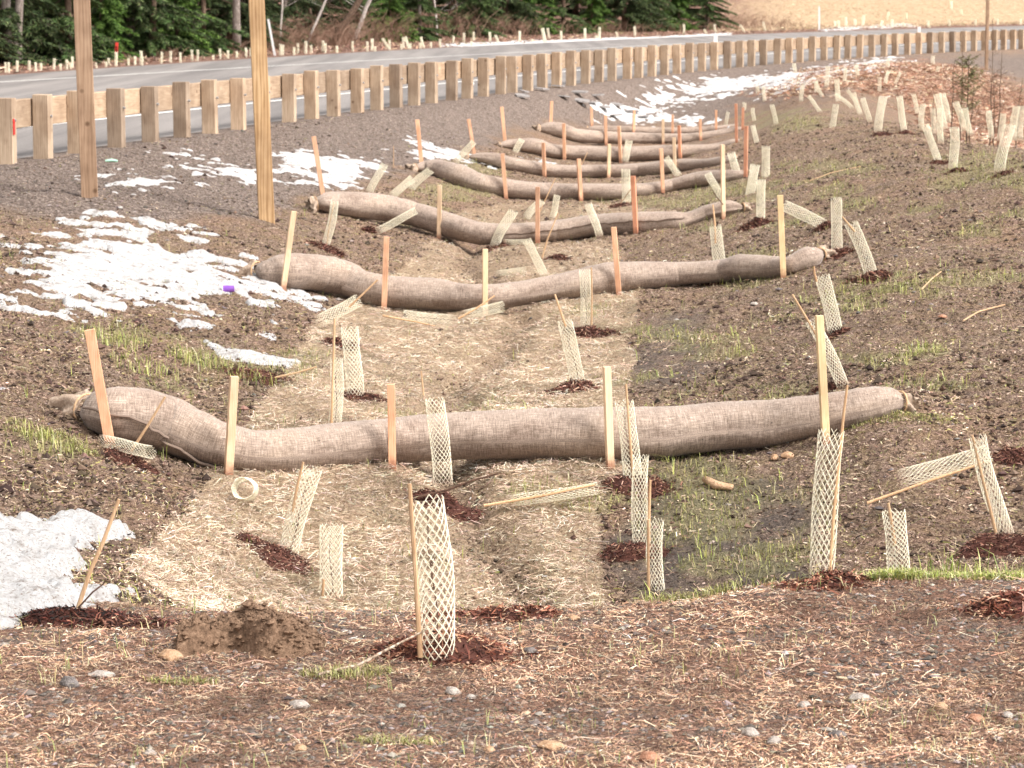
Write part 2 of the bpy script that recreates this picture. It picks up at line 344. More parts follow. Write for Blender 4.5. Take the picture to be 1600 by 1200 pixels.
# ------------------------------------------------------------------ ground sheet
def make_ground():
    a1 = (np.arange(-60, 1661, 3.2) - 800) / F
    aL = -np.geomspace(abs(a1[0]) + .003, 1.2, 50)[::-1]; aR = np.geomspace(a1[-1] + .003, 1.2, 50)
    A = np.concatenate([aL, a1, aR])
    Y = [3.0]
    while Y[-1] < 430:
        y = Y[-1]; Y.append(y * (1.0022 if 8.2 < y < 60 else 1.004 if 60 <= y < 150 else 1.012))
    Y = np.array(Y); AA, YY = np.meshgrid(A, Y); XX = AA * YY; ZZ = gz(XX, YY)
    u, v, z = zones(XX.ravel(), YY.ravel(), ZZ.ravel())
    V = np.stack([XX.ravel(), YY.ravel(), ZZ.ravel()], 1)
    o = build_mesh('ground', V, [gridfaces(*XX.shape)], ground_material(),
        cols={'zone_a': np.stack([z['straw'], z['gravel'], z['bench']], 1), 'zone_b': np.stack([z['red'], z['mud'], z['moss']], 1),
              'zone_c': np.stack([z['verge'], z['tan'], z['tan'] * 0], 1)}, smooth=True)
    tag(o, kind='structure')
make_ground()

# ------------------------------------------------------------------ road
def strip(name, c0, c1, z, m, y0=20, y1=420, off0=0.0, off1=0.0, n=260):
    Y = np.linspace(y0, y1, n); V = []
    for c, off in ((c0, off0), (c1, off1)):
        V.append(np.stack([c.x(Y) - off * np.sqrt(1 + c.dx(Y) ** 2), Y, np.full(n, z)], 1))
    K = 10; rows = [V[0] + (V[1] - V[0]) * k / K for k in range(K + 1)]
    return tag(build_mesh(name, np.concatenate(rows), [gridfaces(K + 1, n)[:, ::-1]], m, smooth=True), kind='structure')
m, t, b = mat("asphalt"); g = N(t, "ShaderNodeNewGeometry"); p = g.outputs['Position']
c = ramp(t, noise(t, p, 60, 4, .7), [(.35, (.155, .143, .134)), (.65, (.31, .288, .272))])
mp = N(t, "ShaderNodeMapping"); mp.inputs['Rotation'].default_value = (0, 0, math.radians(14)); mp.inputs['Scale'].default_value = (1.3, .05, 1); L(t, p, mp.inputs[0])
c = mix(t, 0.6, c, ramp(t, noise(t, mp.outputs[0], 1.0, 4, .6), [(.35, (.50, .49, .50)), (.65, (1.25, 1.23, 1.22))]), 'MULTIPLY')
L(t, c, b.inputs['Base Color']); b.inputs['Roughness'].default_value = .6; ASPH = m
m, t, b = mat("road_paint"); c = ramp(t, noise(t, objvec(t), 14, 3), [(.3, (.6, .59, .56)), (.6, (.85, .84, .8))]); L(t, c, b.inputs['Base Color']); PAINT = m
strip('road', RAIL, FARE, ZC - HR + 0.004, ASPH, off0=0.3)
strip('edge_line', NEARL, NEARL, ZC - HR + 0.012, PAINT, off0=-0.09, off1=0.09)
strip('edge_line', FARL, FARL, ZC - HR + 0.012, PAINT, off0=-0.09, off1=0.09)

# ------------------------------------------------------------------ wood
def wood(name, c0, c1, c2, axis='Z', scale=1.0, knots=True, wave=.12, base=0.0):
    m, t, b = mat(name); s = {'Z': (9, 9, .7), 'X': (.7, 9, 9)}[axis]
    oi = N(t, "ShaderNodeObjectInfo")
    tc = N(t, "ShaderNodeTexCoord"); ad = N(t, "ShaderNodeVectorMath"); ad.operation = 'ADD'
    sh = N(t, "ShaderNodeVectorMath"); sh.operation = 'SCALE'; sh.inputs[0].default_value = (13, 7, 29); L(t, oi.outputs['Random'], sh.inputs['Scale'])
    L(t, tc.outputs['Object'], ad.inputs[0]); L(t, sh.outputs[0], ad.inputs[1])
    mp = N(t, "ShaderNodeMapping"); mp.inputs['Scale'].default_value = tuple(q * scale for q in s); L(t, ad.outputs[0], mp.inputs[0])
    n1 = noise(t, mp.outputs[0], 2.4, 5, .65, 1.2)
    wv = N(t, "ShaderNodeTexWave"); wv.inputs['Scale'].default_value = 1.1; wv.inputs['Distortion'].default_value = 7; wv.inputs['Detail'].default_value = 3
    L(t, mp.outputs[0], wv.inputs['Vector'])
    f = math_(t, 'ADD', math_(t, 'MULTIPLY', n1, 1 - wave), math_(t, 'MULTIPLY', wv.outputs['Fac'], wave))
    c = ramp(t, f, [(.25, c0), (.5, c1), (.75, c2)])
    big = noise(t, ad.outputs[0], 2.0, 3, .6)
    c = mix(t, 0.7, c, ramp(t, big, [(.35, (.72, .66, .6)), (.6, (1.12, 1.1, 1.05))]), 'MULTIPLY')
    if knots:
        k = N(t, "ShaderNodeTexVoronoi"); k.inputs['Scale'].default_value = 3.2; L(t, ad.outputs[0], k.inputs['Vector'])
        c = mix(t, ramp(t, k.outputs['Distance'], [(.05, (.85, .85, .85)), (.13, (0, 0, 0))]), c, (c0[0] * .5, c0[1] * .42, c0[2] * .36))
    tone = ramp(t, oi.outputs['Random'], [(0, (.62, .62, .64)), (.15, (.88, .88, .88)), (.5, (1, 1, 1)), (1, (1.14, 1.10, 1.06))])
    c = mix(t, 1.0, c, tone, 'MULTIPLY')
    if base:      # earth smeared on the foot
        xz = N(t, "ShaderNodeSeparateXYZ"); L(t, tc.outputs['Object'], xz.inputs[0])
        hh = math_(t, 'ADD', xz.outputs[2], math_(t, 'MULTIPLY', math_(t, 'SUBTRACT', noise(t, ad.outputs[0], 22, 3), .5), base * 1.6))
        c = mix(t, ramp(t, hh, [(base * .25, (.85, .85, .85)), (base * 1.6, (0, 0, 0))]), c, (.30, .13, .08))
    L(t, c, b.inputs['Base Color']); bump(t, b, f, .35, .006); return m
RAILW = wood('guardrail_timber', (.31, .225, .16), (.45, .35, .26), (.57, .46, .36))
RAILX = wood('guardrail_board', (.29, .205, .14), (.41, .31, .225), (.52, .415, .31), 'X', wave=.08)
POSTA = wood('grey_brown_timber', (.24, .155, .10), (.37, .25, .17), (.47, .34, .24), scale=.8)
POSTB = wood('golden_timber', (.27, .165, .08), (.44, .30, .17), (.54, .40, .25), scale=.8, knots=False, wave=.25)
STO = wood('orange_lath', (.52, .26, .15), (.74, .44, .29), (.84, .56, .40), scale=2.5, knots=False, base=.07)
STP = wood('pale_lath', (.72, .50, .31), (.86, .65, .45), (.92, .75, .56), scale=2.5, knots=False, base=.07)
STD = wood('deep_orange_lath', (.48, .20, .115), (.69, .34, .22), (.76, .43, .30), scale=2.5, knots=False, base=.07)
STY = wood('yellow_lath', (.70, .50, .27), (.86, .66, .40), (.92, .75, .50), scale=2.5, knots=False, base=.07)
CANE = wood('cane', (.42, .25, .14), (.62, .42, .26), (.78, .60, .40), scale=4, knots=False)

def beam_verts(p0, p1, wx, wy, taper=1.0, bev=0.0, side=None, n=1, wob=0.0):
    """squared timber from p0 to p1, chamfered edges; returns V, F"""
    p0, p1 = Vector(p0), Vector(p1); d = (p1 - p0).normalized()
    x = Vector(side) if side is not None else Vector((1, 0, 0)); x = (x - d * x.dot(d)).normalized(); y = d.cross(x)
    bv = bev or min(wx, wy) * .06
    prof = []
    for sx, sy in ((-1, -1), (1, -1), (1, 1), (-1, 1)):
        a = (sx * (wx / 2 - bv), sy * wy / 2); c = (sx * wx / 2, sy * (wy / 2 - bv))
        prof += ([a, c] if sx == sy * -1 else [c, a]) if False else ([c, a] if (sx, sy) in ((-1, -1), (1, 1)) else [a, c])
    V = []; L_ = (p1 - p0).length
    rings = [(0, .98), (bv / L_, 1)] + [(k / n, 1) for k in range(1, n)] + [(1 - bv / L_, 1), (1, .93)]
    for tt, s in rings:
        s *= 1 + (taper - 1) * tt; o = p0 + d * (L_ * tt) + (x * random.uniform(-wob, wob) + y * random.uniform(-wob, wob))
        V += [o + x * (a * s) + y * (c * s) for a, c in prof]
    k = len(prof); R = len(rings); FQ = gridfaces(R, k, True)
    caps = []
    for base, rev in ((0, True), ((R - 1) * k, False)):
        idx = list(range(base, base + k)); idx = idx[::-1] if rev else idx
        caps.append(idx)
    return V, FQ, caps
def solid(name, parts, m, parent=None, origin=None, smooth=False):
    """parts: list of (V, quads, caps); mesh centred on origin"""
    VV = []; FF = []; o0 = Vector(origin) if origin is not None else Vector((0, 0, 0))
    for V, FQ, caps in parts:
        k = len(VV); VV += [Vector(v) - o0 for v in V]; FF += [[int(i) + k for i in f] for f in FQ] + [[i + k for i in f] for f in caps]
    me = bpy.data.meshes.new(name); me.from_pydata([tuple(v) for v in VV], [], FF); me.materials.append(m)
    if smooth: me.polygons.foreach_set('use_smooth', [True] * len(me.polygons))
    o = bpy.data.objects.new(name, me); COL.objects.link(o)
    if parent is not None:
        o.parent = parent
        if origin is not None: o.location = o0 - parent.location
    elif origin is not None: o.location = o0
    return o
def tube_verts(pts, rad, k=8, closed=True, squash=1.0):
    V = []; pts = [Vector(p) for p in pts]; n = len(pts)
    if isinstance(rad, (int, float)): rad = [rad] * n
    ref = Vector((0.13, 1, 0.07)); 
    for i, p in enumerate(pts):
        d = (pts[min(i + 1, n - 1)] - pts[max(i - 1, 0)]).normalized()
        if abs(d.dot(ref)) > .95: ref = Vector((1, 0, 0))
        x = (ref - d * ref.dot(d)).normalized(); y = d.cross(x)
        for j in range(k):
            a = 2 * math.pi * j / k; V.append(p + x * (math.cos(a) * rad[i]) + y * (math.sin(a) * rad[i] * squash))
    caps = [list(range(k))[::-1], list(range((n - 1) * k, n * k))] if closed else []
    return V, gridfaces(n, k, True), caps

# ------------------------------------------------------------------ guardrail
m, t, b = mat("galvanised_steel"); b.inputs['Metallic'].default_value = .7; b.inputs['Roughness'].default_value = .45
L(t, ramp(t, noise(t, objvec(t), 20), [(.3, (.35, .35, .36)), (.7, (.6, .6, .6))]), b.inputs['Base Color']); STEEL = m
m, t, b = mat("dark_steel"); b.inputs['Metallic'].default_value = .4; b.inputs['Roughness'].default_value = .6
L(t, ramp(t, noise(t, objvec(t), 20), [(.3, (.05, .05, .05)), (.7, (.16, .15, .14))]), b.inputs['Base Color']); DSTEEL = m
m, t, b = mat("white_plastic"); L(t, ramp(t, noise(t, objvec(t), 9), [(.3, (.72, .72, .72)), (.7, (.86, .86, .85))]), b.inputs['Base Color']); b.inputs['Roughness'].default_value = .4; WHITE = m
m, t, b = mat("red_paint"); L(t, ramp(t, noise(t, objvec(t), 30), [(.3, (.55, .03, .03)), (.7, (.8, .08, .06))]), b.inputs['Base Color']); REDP = m
gu = np.array(GU, float); gv = np.polyval(_vp, gu)
gX, gY = plane_pt(gu, gv)
gX = RAIL.x(gY)
gpos = [Vector((float(x), float(y), 0)) for x, y in zip(gX, gY)]
g0 = gpos[0]; gr = empty('guardrail', (g0.x, g0.y, ZC - HR))
tag(gr, 'long timber guardrail of square posts and thick boards curving along the road shoulder', 'guardrail')
PH = 0.92
rnd = random.Random(5)
def ydir(i):
    a = gpos[max(i - 1, 0)]; c = gpos[min(i + 1, len(gpos) - 1)]; return (c - a).normalized()
for i, p in enumerate(gpos):
    d = ydir(i); zg = float(gz(p.x, p.y)); side = Vector((d.y, -d.x, 0))
    hh = PH + rnd.uniform(-.015, .02); lean = Vector((rnd.uniform(-.012, .012), rnd.uniform(-.02, .02), 0))
    ang = rnd.uniform(-.06, .06)
    if i in (46, 47, 48, 50): lean.x += .03
    base = Vector((p.x, p.y, ZC - HR - .25)); top = Vector((p.x, p.y, ZC - HR + hh)) + lean
    q = Matrix.Rotation(ang, 3, 'Z') @ d
    po = solid('post', [beam_verts(base, top, .235, .20, bev=.006, side=q.cross(Vector((0, 0, 1))), n=2)], RAILW, gr, Vector((p.x, p.y, ZC - HR)))
    zt = ZC - HR + .60
    bq = p + side * .02 + d * .12
    if i < 40:
        e_ = Vector((0, 0, .62)) + side * .10
        solid('bolt', [tube_verts([e_ + side * .01, e_ + side * .05], .020, 8)], STEEL, po)
i = 0; first = True
while i < len(gpos) - 1:
    j = {0: 1, 1: 4}.get(i, min(i + 2, len(gpos) - 1)); a, c = gpos[i], gpos[j]; d = (c - a).normalized(); back = Vector((-d.y, d.x, 0))
    off = back * .215; s0 = .34 if i in (1, 4) else .14
    p0 = a + off + d * (s0) + Vector((0, 0, ZC - HR + .67)); p1 = c + off + d * (.16 - .05) + Vector((0, 0, ZC - HR + .67))
    o = solid('rail_board', [beam_verts(p0 - Vector((0, 0, 0)), p1, .40, .16, bev=.008, side=(0, 0, 1), n=2, wob=.002)], RAILX, gr, p0)
    q = Vector((1, 0, 0)).rotation_difference(d)   # board texture runs along the board
    me = o.data; me.transform(q.inverted().to_matrix().to_4x4()); o.rotation_mode = 'QUATERNION'; o.rotation_quaternion = q
    i = j
for k, cut in enumerate((1, 4)):
    a = gpos[cut]; d = ydir(cut); back = Vector((-d.y, d.x, 0)); z = ZC - HR + .67
    o0 = a + back * .30 - d * .3 + Vector((0, 0, z)); o1 = a + back * .30 + d * .55 + Vector((0, 0, z))
    solid('splice_plate', [beam_verts(o0, o1, .30, .012, side=(0, 0, 1))], DSTEEL, gr, o0)
for px, pv0, pv1 in ((1118, 52, 70), (1436, 42, 56)):
    i = int(np.argmin(abs(gu - px))); p = gpos[i]; q = at(px, pv1, p.y)
    solid('reflector', [beam_verts((q.x, p.y - .02, ZC - HR + PH - .02), (q.x, p.y - .02, at(px, pv0, p.y).z), .13, .03, side=(1, 0, 0))], WHITE, gr, (q.x, p.y, ZC - HR + PH))
p = gpos[0]; solid('paint_mark', [beam_verts((p.x + .122, p.y - .04, ZC - HR + .42), (p.x + .122, p.y - .04, ZC - HR + .64), .012, .11, side=(1, 0, 0))], REDP, gr, (p.x, p.y, ZC - HR))

# ------------------------------------------------------------------ tall timbers and roadside markers
def timber(bu, bv, tu, wpx, hh, m, label, name='timber_post', cat='post'):
    b0 = hit(bu, bv); s = F / b0.y; wd = wpx / s
    dx = (tu - bu) / s / ((bv - 0) / s) * hh
    o = solid(name, [beam_verts(b0 - Vector((0, 0, .3)), b0 + Vector((dx, 0, hh)), wd, wd * .95, bev=.006, n=4, side=Matrix.Rotation(.12, 3, 'Z') @ Vector((1, 0, 0)))], m, None, b0)
    return tag(o, label, cat, 'tall bare timber posts on the shoulder' if m is not CANE else None)
timber(141, 308, 134, 25.5, 4.6, POSTA, 'tall grey brown squared timber post standing in gravel, left of the golden one')
timber(418, 345, 405, 24.5, 4.6, POSTB, 'tall golden yellow squared timber post with wavy grain beside a burlap roll')
timber(1541, 110, 1541, 4.6, 6.5, POSTA, 'thin brown pole standing far off near the small pine sapling')
def marker(bu, bv, tu, tv, wd, label, name, cat, m=WHITE, th=.03, Y=None):
    b0 = hit(bu, bv); tp = at(tu, tv, b0.y)
    o = solid(name, [beam_verts(b0 - Vector((0, 0, .1)), tp, wd, th)], m, None, b0); return tag(o, label, cat), b0, tp
marker(1280, 47, 1280, 10, .12, 'thin white upright marker post beyond the road below the tan slope', 'marker_post', 'marker')
marker(430, 87, 419, 30, .09, 'thin white leaning marker post beyond the road beside the golden timber', 'marker_post', 'marker')
o, b0, tp = marker(182, 103, 182, 72, .05, 'wooden lath with a red ribbon on top beyond the road', 'flagged_lath', 'stake', STP)
fl = solid('ribbon', [beam_verts(tp - Vector((.01, 0, .25)), tp + Vector((0.02, 0, .12)), .10, .03)], REDP, o, tp); fl.location = tp - b0

# ------------------------------------------------------------------ burlap rolls
def burlap():
    m, t, b = mat("burlap"); a = attr(t, 'wuv'); v = a.outputs['Vector']
    def mp(s):
        n = N(t, "ShaderNodeMapping"); n.inputs['Scale'].default_value = s; L(t, v, n.inputs[0]); return n.outputs[0]
    n1 = noise(t, mp((14, 150, 1)), 1, 4, .7); n2 = noise(t, mp((170, 12, 1)), 1, 4, .7); n3 = noise(t, mp((2.2, 3, 1)), 1, 4, .6); n4 = noise(t, mp((260, 260, 1)), 1, 2)
    f = math_(t, 'ADD', math_(t, 'ADD', math_(t, 'MULTIPLY', n1, .36), math_(t, 'MULTIPLY', n2, .40)), math_(t, 'MULTIPLY', n4, .24))
    c = ramp(t, f, [(.39, (.15, .112, .085)), (.5, (.325, .255, .207)), (.61, (.57, .475, .40))])
    c = mix(t, .85, c, ramp(t, n3, [(.3, (.78, .74, .72)), (.5, (1, 1, 1)), (.7, (1.12, 1.1, 1.06))]), 'MULTIPLY')
    sp = N(t, "ShaderNodeTexVoronoi"); sp.inputs['Scale'].default_value = 1; L(t, mp((7, 9, 1)), sp.inputs['Vector'])
    c = mix(t, ramp(t, sp.outputs['Distance'], [(.03, (.8, .8, .8)), (.07, (0, 0, 0))]), c, (.05, .035, .03))
    wsep = N(t, "ShaderNodeSeparateXYZ"); L(t, v, wsep.inputs[0])
    hgt = math_(t, 'ADD', wsep.outputs[2], math_(t, 'MULTIPLY', math_(t, 'SUBTRACT', n3, .5), 1.3))
    c = mix(t, ramp(t, hgt, [(.0, (.8, .8, .8)), (.7, (0, 0, 0))]), c, mix(t, 1.0, c, (.62, .58, .56), 'MULTIPLY'))  # weave colour gets darker towards the underside, edge broken by noise
    L(t, c, b.inputs['Base Color']); b.inputs['Roughness'].default_value = .95; b.inputs['Sheen Weight'].default_value = .15
    bump(t, b, f, .5, .006); return m
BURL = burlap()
m, t, b = mat("frayed_burlap"); c = ramp(t, noise(t, objvec(t), 40, 4, .7), [(.3, (.20, .14, .10)), (.5, (.38, .29, .22)), (.7, (.56, .46, .36))]); L(t, c, b.inputs['Base Color']); FRAY = m
def catmull(P, per):
    P = np.array(P, float); out = []
    Q = np.vstack([2 * P[0] - P[1], P, 2 * P[-1] - P[-2]])
    for i in range(1, len(Q) - 2):
        for k in range(per):
            t_ = k / per; a, b_, c_, d_ = Q[i - 1], Q[i], Q[i + 1], Q[i + 2]
            out.append(.5 * ((2 * b_) + (-a + c_) * t_ + (2 * a - 5 * b_ + 4 * c_ - d_) * t_ ** 2 + (-a + 3 * b_ - 3 * c_ + d_) * t_ ** 3))
    out.append(P[-1]); return np.array(out)
ROLLS = {}
def base_depth(u, vb, Yn, span=1.4):
    ys = np.linspace(Yn - span, Yn + span, 90); dx, dy, dz = rays(u, vb); X = dx / dy * ys
    v = proj(X, ys, ground_base(X, ys))[1]; return float(ys[int(np.argmin(np.abs(v - vb) + 3.0 * np.abs(ys - Yn)))])
def roll(Y, prof, label, ends=(1, 1), rings=320, K=44, seam=None, seed=0, bow=0.0, dY=None):
    pr = catmull(prof, 24); n = len(pr)
    us = pr[:, 0]; kd = np.array([base_depth(q[0], q[2], Y) + .1 - Y for q in prof]); kd = np.convolve(np.pad(kd, 1, mode='edge'), [.25, .5, .25], 'valid')
    dyy = np.interp(us, [q[0] for q in prof], kd); ROLLS[seed] = (us.copy(), Y + dyy)
    C = []; R = []
    for (u, vt, vb), ddy in zip(pr, dyy):
        yy = Y + ddy
        p = at(u, (vt + vb) / 2, yy); r = max((vb - vt) / 2 / (F / yy), .03); C.append(p); R.append(r)
    C = np.array([tuple(c) for c in C]); R = np.array(R)
    seg = np.r_[0, np.cumsum(np.linalg.norm(np.diff(C, axis=0), axis=1))]; Lt = seg[-1]
    rings = int(max(60, Lt / .022)) if Y < 35 else int(Lt / .04); S = np.linspace(0, Lt, rings)
    C = np.stack([np.interp(S, seg, C[:, k]) for k in range(3)], 1); R = np.interp(S, seg, R)
    e = np.minimum(S, Lt - S); R = R * np.clip((np.clip(e / .20, 0, 1)) ** .45 * .48 + .52, .52, 1)
    T = np.gradient(C, axis=0); T /= np.linalg.norm(T, axis=1)[:, None]
    up = np.array([0, 0, 1.]); Bn = np.cross(T, up); Bn /= np.linalg.norm(Bn, axis=1)[:, None]; Un = np.cross(Bn, T)
    A = np.linspace(0, 2 * np.pi, K, endpoint=False)
    SS, AA = np.meshgrid(S, A, indexing='ij')
    near_end = np.exp(-np.minimum(SS, Lt - SS) / .35)
    bend = np.abs(np.gradient(np.gradient(C[:, 2], S), S)); bend = np.clip(bend / 1.2, 0, 1)[:, None]
    w = 1 + .12 * fbm(SS * 1.6 + seed * 5, AA * .9 + seed, 3, seed) +   .06 * fbm(SS * 9 + seed, np.cos(AA) * 1.3 + 3, 3, seed + 1) * (.5 + 1.2 * bend)
    w += (near_end * .45 + .02) * np.abs(fbm(SS * .8 + seed, AA * 3.2 / 2, 2, seed + 3)) * -1
    w += .02 * fbm(SS * 14 + AA * 1.5, AA * 2.2, 3, seed + 2); w += .05 * np.abs(fbm(SS * 7 + AA * 2.5, AA * .8, 2, seed + 4)) * (np.cos(AA) > -.3) * np.clip(fbm(SS * .7 + seed, AA * 0 + seed, 2, 1) * 4, 0, 1)
    rad = R[:, None] * w
    ca, sa = np.cos(AA), np.sin(AA); sa2 = np.where(sa < 0, sa * .93, sa)
    V = C[:, None, :] + Bn[:, None, :] * (ca * rad * 1.04)[..., None] + Un[:, None, :] * (sa2 * rad)[..., None]
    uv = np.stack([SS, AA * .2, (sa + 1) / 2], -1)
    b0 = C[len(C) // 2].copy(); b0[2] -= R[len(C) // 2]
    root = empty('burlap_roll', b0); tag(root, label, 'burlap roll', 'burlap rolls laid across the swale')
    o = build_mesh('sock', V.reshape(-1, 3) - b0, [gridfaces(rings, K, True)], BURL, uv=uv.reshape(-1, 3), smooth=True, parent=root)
    for side in (0, 1):
        if not ends[side]: continue
        p = C[0] if side == 0 else C[-1]; d = -T[2] if side == 0 else T[-3]; rr = max(R[8 if side == 0 else -8], .06)
        ln = ends[side] * rr * 1.25; kk = 36; rows = 10; VV = []
        bn, un = (Bn[0], Un[0]) if side == 0 else (Bn[-1], Un[-1])
        for q in range(rows):
            f_ = q / (rows - 1); r0 = rr * (.58 + .5 * f_ ** .8) * (1 if q < rows - 1 else .95); droop = -.5 * rr * f_ * f_
            for j in range(kk):
                a = 2 * math.pi * j / kk; ruf = 1 + (.15 + .5 * f_) * math.sin(a * 5 + seed * 2 + f_ * 2) * .5 + random.uniform(-.12, .12) * f_
                VV.append(p + d * (ln * f_ + random.uniform(-.02, .02) * f_) + bn * math.cos(a) * r0 * ruf + un * (math.sin(a) * r0 * ruf * .8 + droop) )
        build_mesh('tied_end', np.array(VV) - b0, [gridfaces(rows, kk, True)], FRAY, smooth=True, parent=root)
        o2 = solid('twine', [tube_verts([p + d * ln * .06 + bn * math.cos(a) * rr * .64 + un * math.sin(a) * rr * .62 for a in np.linspace(0, 6.4, 18)], .008, 6)], CANE, root, Vector(b0)); o2.location = (0, 0, 0)
    if seam:
        s0, s1, a0, a1 = seam; idx = [i for i in range(rings) if s0 <= S[i] / Lt <= s1]; top = []; bot = []
        pts = []
        for n_, i in enumerate(idx):
            f_ = n_ / max(1, len(idx) - 1); a = a0 + (a1 - a0) * f_ + .05 * math.sin(S[i] * 9); wv = .006 * math.sin(S[i] * 38 + 2 * math.sin(S[i] * 11))
            rr = R[i] * (1.04 + .015)
            pts.append(C[i] + Bn[i] * math.cos(a) * rr * 1.04 + Un[i] * math.sin(a) * rr + np.array([0, 0, wv]))
        o2 = solid('seam', [tube_verts(pts, .011, 6)], BURL, root, Vector(b0)); o2.location = (0, 0, 0)
    # holes of loose weave and dirt are in the material
    return root
roll(21.0, [(138,612,668),(155,606,682),(180,603,693),(220,606,701),(260,617,711),(300,637,723),(345,657,737),(400,671,744),(465,669,742),(530,661,735),(598,654,729),(700,645,722),(770,642,722),(870,638,720),(1000,636,721),(1060,631,715),(1130,624,706),(1195,623,703),(1250,618,693),(1300,613,683),(1345,605,670),(1385,599,658),(1406,606,652)],
     'nearest and largest burlap roll with frayed tied end behind the tall front mesh tube', (1.0, .5), seam=(.02, .21, .25, -1.0), seed=1, dY=[(100, 1.0), (250, .55), (420, 0), (700, -.15), (1000, -.1), (1250, .15), (1410, .8)])
roll(31.7, [(403,408,438),(418,402,446),(450,394,455),(500,398,458),(540,408,466),(565,422,475),(610,431,483),(680,436,486),(720,442,489),(760,443,486),(800,441,482),(860,431,472),(920,415,466),(970,408,460),(1060,409,448),(1130,405,443),(1160,398,440),(1215,400,437),(1235,399,431),(1262,384,424),(1281,385,409)],
     'burlap roll second from the camera with pale tied end touching the white snow', (.6, 1.0), seed=2, dY=[(390, .8), (560, .2), (740, -.2), (1000, 0), (1290, .8)])
roll(40.0, [(494,306,331),(507,300,334),(530,299,338),(600,303,346),(650,316,356),(690,329,369),(730,342,380),(760,348,384),(820,348,380),(870,343,379),(935,335,370),(1000,331,371),(1050,330,362),(1075,331,354),(1100,322,346),(1115,318,343),(1140,313,337),(1160,318,331)],
     'burlap roll third from the camera with long seam and crumpled sagging right end', (.5, .8), seed=3, seam=(.45, .86, .1, .35), dY=[(480, 1.2), (760, -.2), (1160, .8)])
roll(48.0, [(649,256,270),(664,251,273),(682,249,277),(715,256,293),(750,271,304),(800,281,311),(870,286,314),(935,287,315),(1000,286,310),(1050,279,300),(1090,268,294),(1130,265,288),(1170,266,277)],
     'burlap roll fourth from the camera arching down from a small snow patch', (.8, .3), seed=4, dY=[(640, 1.4), (800, 0), (1170, .6)])
roll(54.0, [(733,240,250),(750,238,255),(775,239,261),(800,246,268),(867,257,278),(935,257,279),(1000,255,278),(1060,249,271),(1104,248,264),(1135,243,259),(1152,240,255)],
     'burlap roll fifth from the camera with narrow pale tied left tip', (1.2, .3), seed=5, dY=[(730, 1.4), (850, 0), (1150, .6)])
roll(61.0, [(780,223,231),(798,218,234),(835,216,242),(867,225,249),(920,228,252),(969,229,254),(1060,226,249),(1110,225,240),(1145,217,231),(1158,214,226)],
     'burlap roll sixth from the camera, sagging evenly between orange stakes', (.4, .3), seed=6, dY=[(780, 1.2), (900, 0), (1150, .6)])
roll(68.0, [(842,195,207),(855,191,211),(877,192,217),(901,201,224),(950,205,225),(1000,207,227),(1070,208,226),(1120,203,219),(1150,198,213),(1165,196,207)],
     'burlap roll seventh from the camera with its left end humped up on the bank', (.5, .3), seed=7, dY=[(840, 1.2), (930, 0), (1160, .6)])
roll(74.0, [(918,197,206),(940,196,210),(1000,198,212),(1060,199,212),(1120,196,208),(1165,192,202),(1190,190,197)],
     'farthest burlap roll, thin and low beside the grey rubble and snow', (.3, .3), seed=8)

# ------------------------------------------------------------------ laths driven at the rolls
def stake(Y, tu, tv, bu, bv, wpx, m, label):
    s = F / Y; b0 = at(bu, bv, Y); tp = at(tu, tv, Y); wd = wpx / s
    rot = random.uniform(-.35, .35); sd = Matrix.Rotation(rot, 3, 'Z') @ Vector((1, 0, 0)); d = (b0 - tp).normalized()
    z0 = float(gz(b0.x, b0.y)); b0 = b0 + d * max(.06, min(.35, (b0.z - z0) + .08))
    o = solid('wooden_stake', [beam_verts(b0, tp, wd * .93, wd * .75, side=sd, bev=.002)], m, None, Vector((b0.x, b0.y, z0)))
    return tag(o, label, 'stake', 'wooden stakes holding the burlap rolls')
cn = {id(STO): 'orange', id(STP): 'pale', id(STD): 'deep orange', id(STY): 'pale yellow'}
STK = {
 1: (20.72, [(140,515,172,694,17,STO),(366,588,357,740,14,STP),(611,600,613,726,13,STO),(948,573,953,716,12.5,STP),(1280,493,1291,700,13,STY)]),
 2: (31.35, [(459,330,442,454,9,STP),(604,370,600,483,9,STO),(758,389,758,482,8.5,STP),(959,355,967,459,8.5,STO),(1219,305,1224,431,9.5,STY)]),
 3: (39.65, [(490,213,505,306,7.5,STO),(687,289,686,369,7,STP),(840,292,840,380,7,STO),(989,275,994,370,7.5,STD),(1129,226,1130,316,6.5,STP)]),
 4: (47.7, [(652,187,659,259,6.5,STO),(785,240,791,311,6.5,STO),(904,248,908,320,6.5,STO),(1033,232,1036,307,6,STO),(1166,197,1165,265,6,STD)]),
 5: (53.7, [(732,186,738,222,5.5,STO),(849,223,851,282,5.5,STO),(952,225,951,282,5.5,STP),(1053,215,1055,272,5,STP)]),
 6: (60.7, [(784,167,789,222,5.5,STO),(881,193,882,253,5,STO),(967,197,970,254,5,STO),(1061,196,1063,250,5,STD),(1150,162,1151,232,4.6,STD)]),
 7: (67.7, [(862,158,860,213,5,STO),(946,180,947,224,4.8,STO),(1036,186,1036,227,4.3,STP),(1094,185,1095,226,4.3,STO),(1161,168,1160,212,4.3,STD)]),
 8: (73.7, [(924,167,925,199,4.2,STO),(991,172,990,206,4,STO),(1051,179,1051,206,4,STO),(1119,172,1119,206,3.8,STO)]),
}
